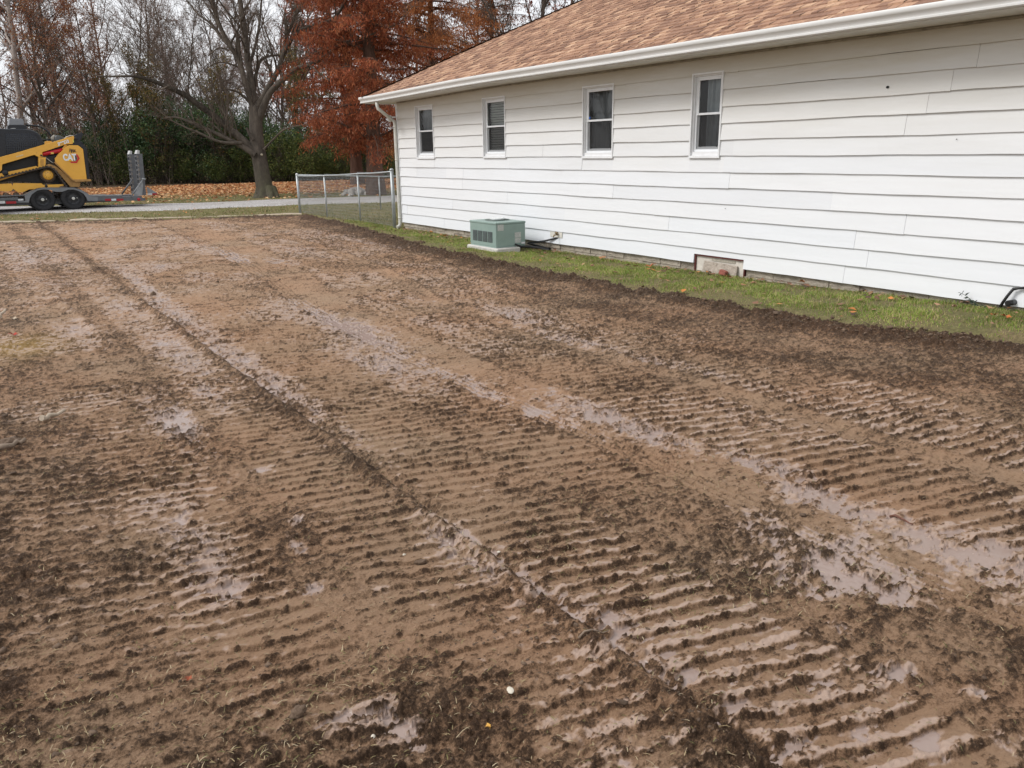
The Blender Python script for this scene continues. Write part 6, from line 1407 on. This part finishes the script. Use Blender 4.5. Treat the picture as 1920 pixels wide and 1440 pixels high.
# yellow flower by the fence
g_ = G(739, 391); b = MB(); b.tube([(0, 0, 0), (.02, 0, .22), (.0, .01, .34)], .006, 5); fw_ = b.build('yellow_flower', simple('stem_green', (.08, .14, .03), .6)); fw_.location = (g_[0], g_[1], 0); tag(fw_, 'single yellow flower in the grass behind the fence by the downspout', 'flower')
b = MB()
for k in range(7): a = 2*PI*k/7; b.add([(0, 0, .35), (.035*math.cos(a-.35), .035*math.sin(a-.35), .37), (.065*math.cos(a), .065*math.sin(a), .355), (.035*math.cos(a+.35), .035*math.sin(a+.35), .37)], [(0, 1, 2, 3)])
b.build('petals', simple('petal_yellow', (.85, .62, .02), .5), fw_)
# weed and grass tuft at the right end of the wall
def weed(px, py, name, label, n, H, mat, seed, spread, X=None, wd=.010):
    g_ = G(px, py); rr = random.Random(seed); e = empty(name, (g_[0], g_[1], zg_(px, py)-.04)); tag(e, label, 'plant')
    b = MB()
    for k in range(n):
        a = rr.uniform(0, 2*PI); l = H*rr.uniform(.5, 1.1); sp = spread*rr.uniform(.3, 1.2); w_ = wd*rr.uniform(.6, 1.2); side = (-math.sin(a)*w_, math.cos(a)*w_); P = []
        for i in range(6): t = i/5; rad = sp*l*(t**1.6); z = l*t*(1-.35*sp*t); ww = (1-t)**.6 if i < 5 else .05; P += [(rad*math.cos(a)-side[0]*ww, rad*math.sin(a)-side[1]*ww, z), (rad*math.cos(a)+side[0]*ww, rad*math.sin(a)+side[1]*ww, z)]
        b.add(P, [(2*i, 2*i+1, 2*i+3, 2*i+2) for i in range(5)], True)
    b.build('leaves', mat, e); return e
gt = island('tuft_green', [(0., (.05, .11, .02)), (.5, (.10, .19, .035)), (1., (.30, .30, .10))], .5, .2)
weed(1880, 588, 'grass_tuft', 'tall green grass tuft under the black drain pipe at the wall', 90, .17, gt, 3, .9, wd=.0035)
weed(1908, 592, 'grass_tuft', 'second grass tuft at the right edge of the photo', 60, .14, gt, 5, .9, wd=.0035)
vm = simple('vine_green', (.035, .055, .035), .6, 0, .3, 20)
b = MB(); rr = random.Random(8); y0_, z0_ = WP(1878, 580); y1_, z1_ = WP(1803, 551); pts = []
for i in range(13): t = i/12; pts.append((-.06-.02*math.sin(t*6), (y1_-y0_)*t, .02+(z1_-z0_+.03)*t**1.4+.012*math.sin(t*9)))
b.tube(pts, [.005*(1-.6*i/12) for i in range(13)], 6)
vn_ = b.build('creeping_weed', vm); vn_.location = (WX-.02, y0_, z0_-.03); tag(vn_, 'straggly dark green weed leaning on the siding left of the grass tuft', 'plant')
b = MB()
for i in range(34):
    t = rr.uniform(.1, 1.); k = min(int(t*12), 11); q = pts[k]; a = rr.uniform(-1, 1); l = rr.uniform(.025, .055); d = (rr.uniform(-.4, 0), math.cos(a*3)*1., rr.uniform(-.3, .8)); m_ = math.sqrt(sum(c*c for c in d)); d = [c/m_*l for c in d]
    b.add([q, (q[0]+d[0]*.5-.004, q[1]+d[1]*.5, q[2]+d[2]*.5+.009), (q[0]+d[0], q[1]+d[1], q[2]+d[2]), (q[0]+d[0]*.5-.004, q[1]+d[1]*.5, q[2]+d[2]*.5-.009)], [(0, 1, 2, 3)])
b.build('leaves', vm, vn_)
print('objects', len(bpy.data.objects))
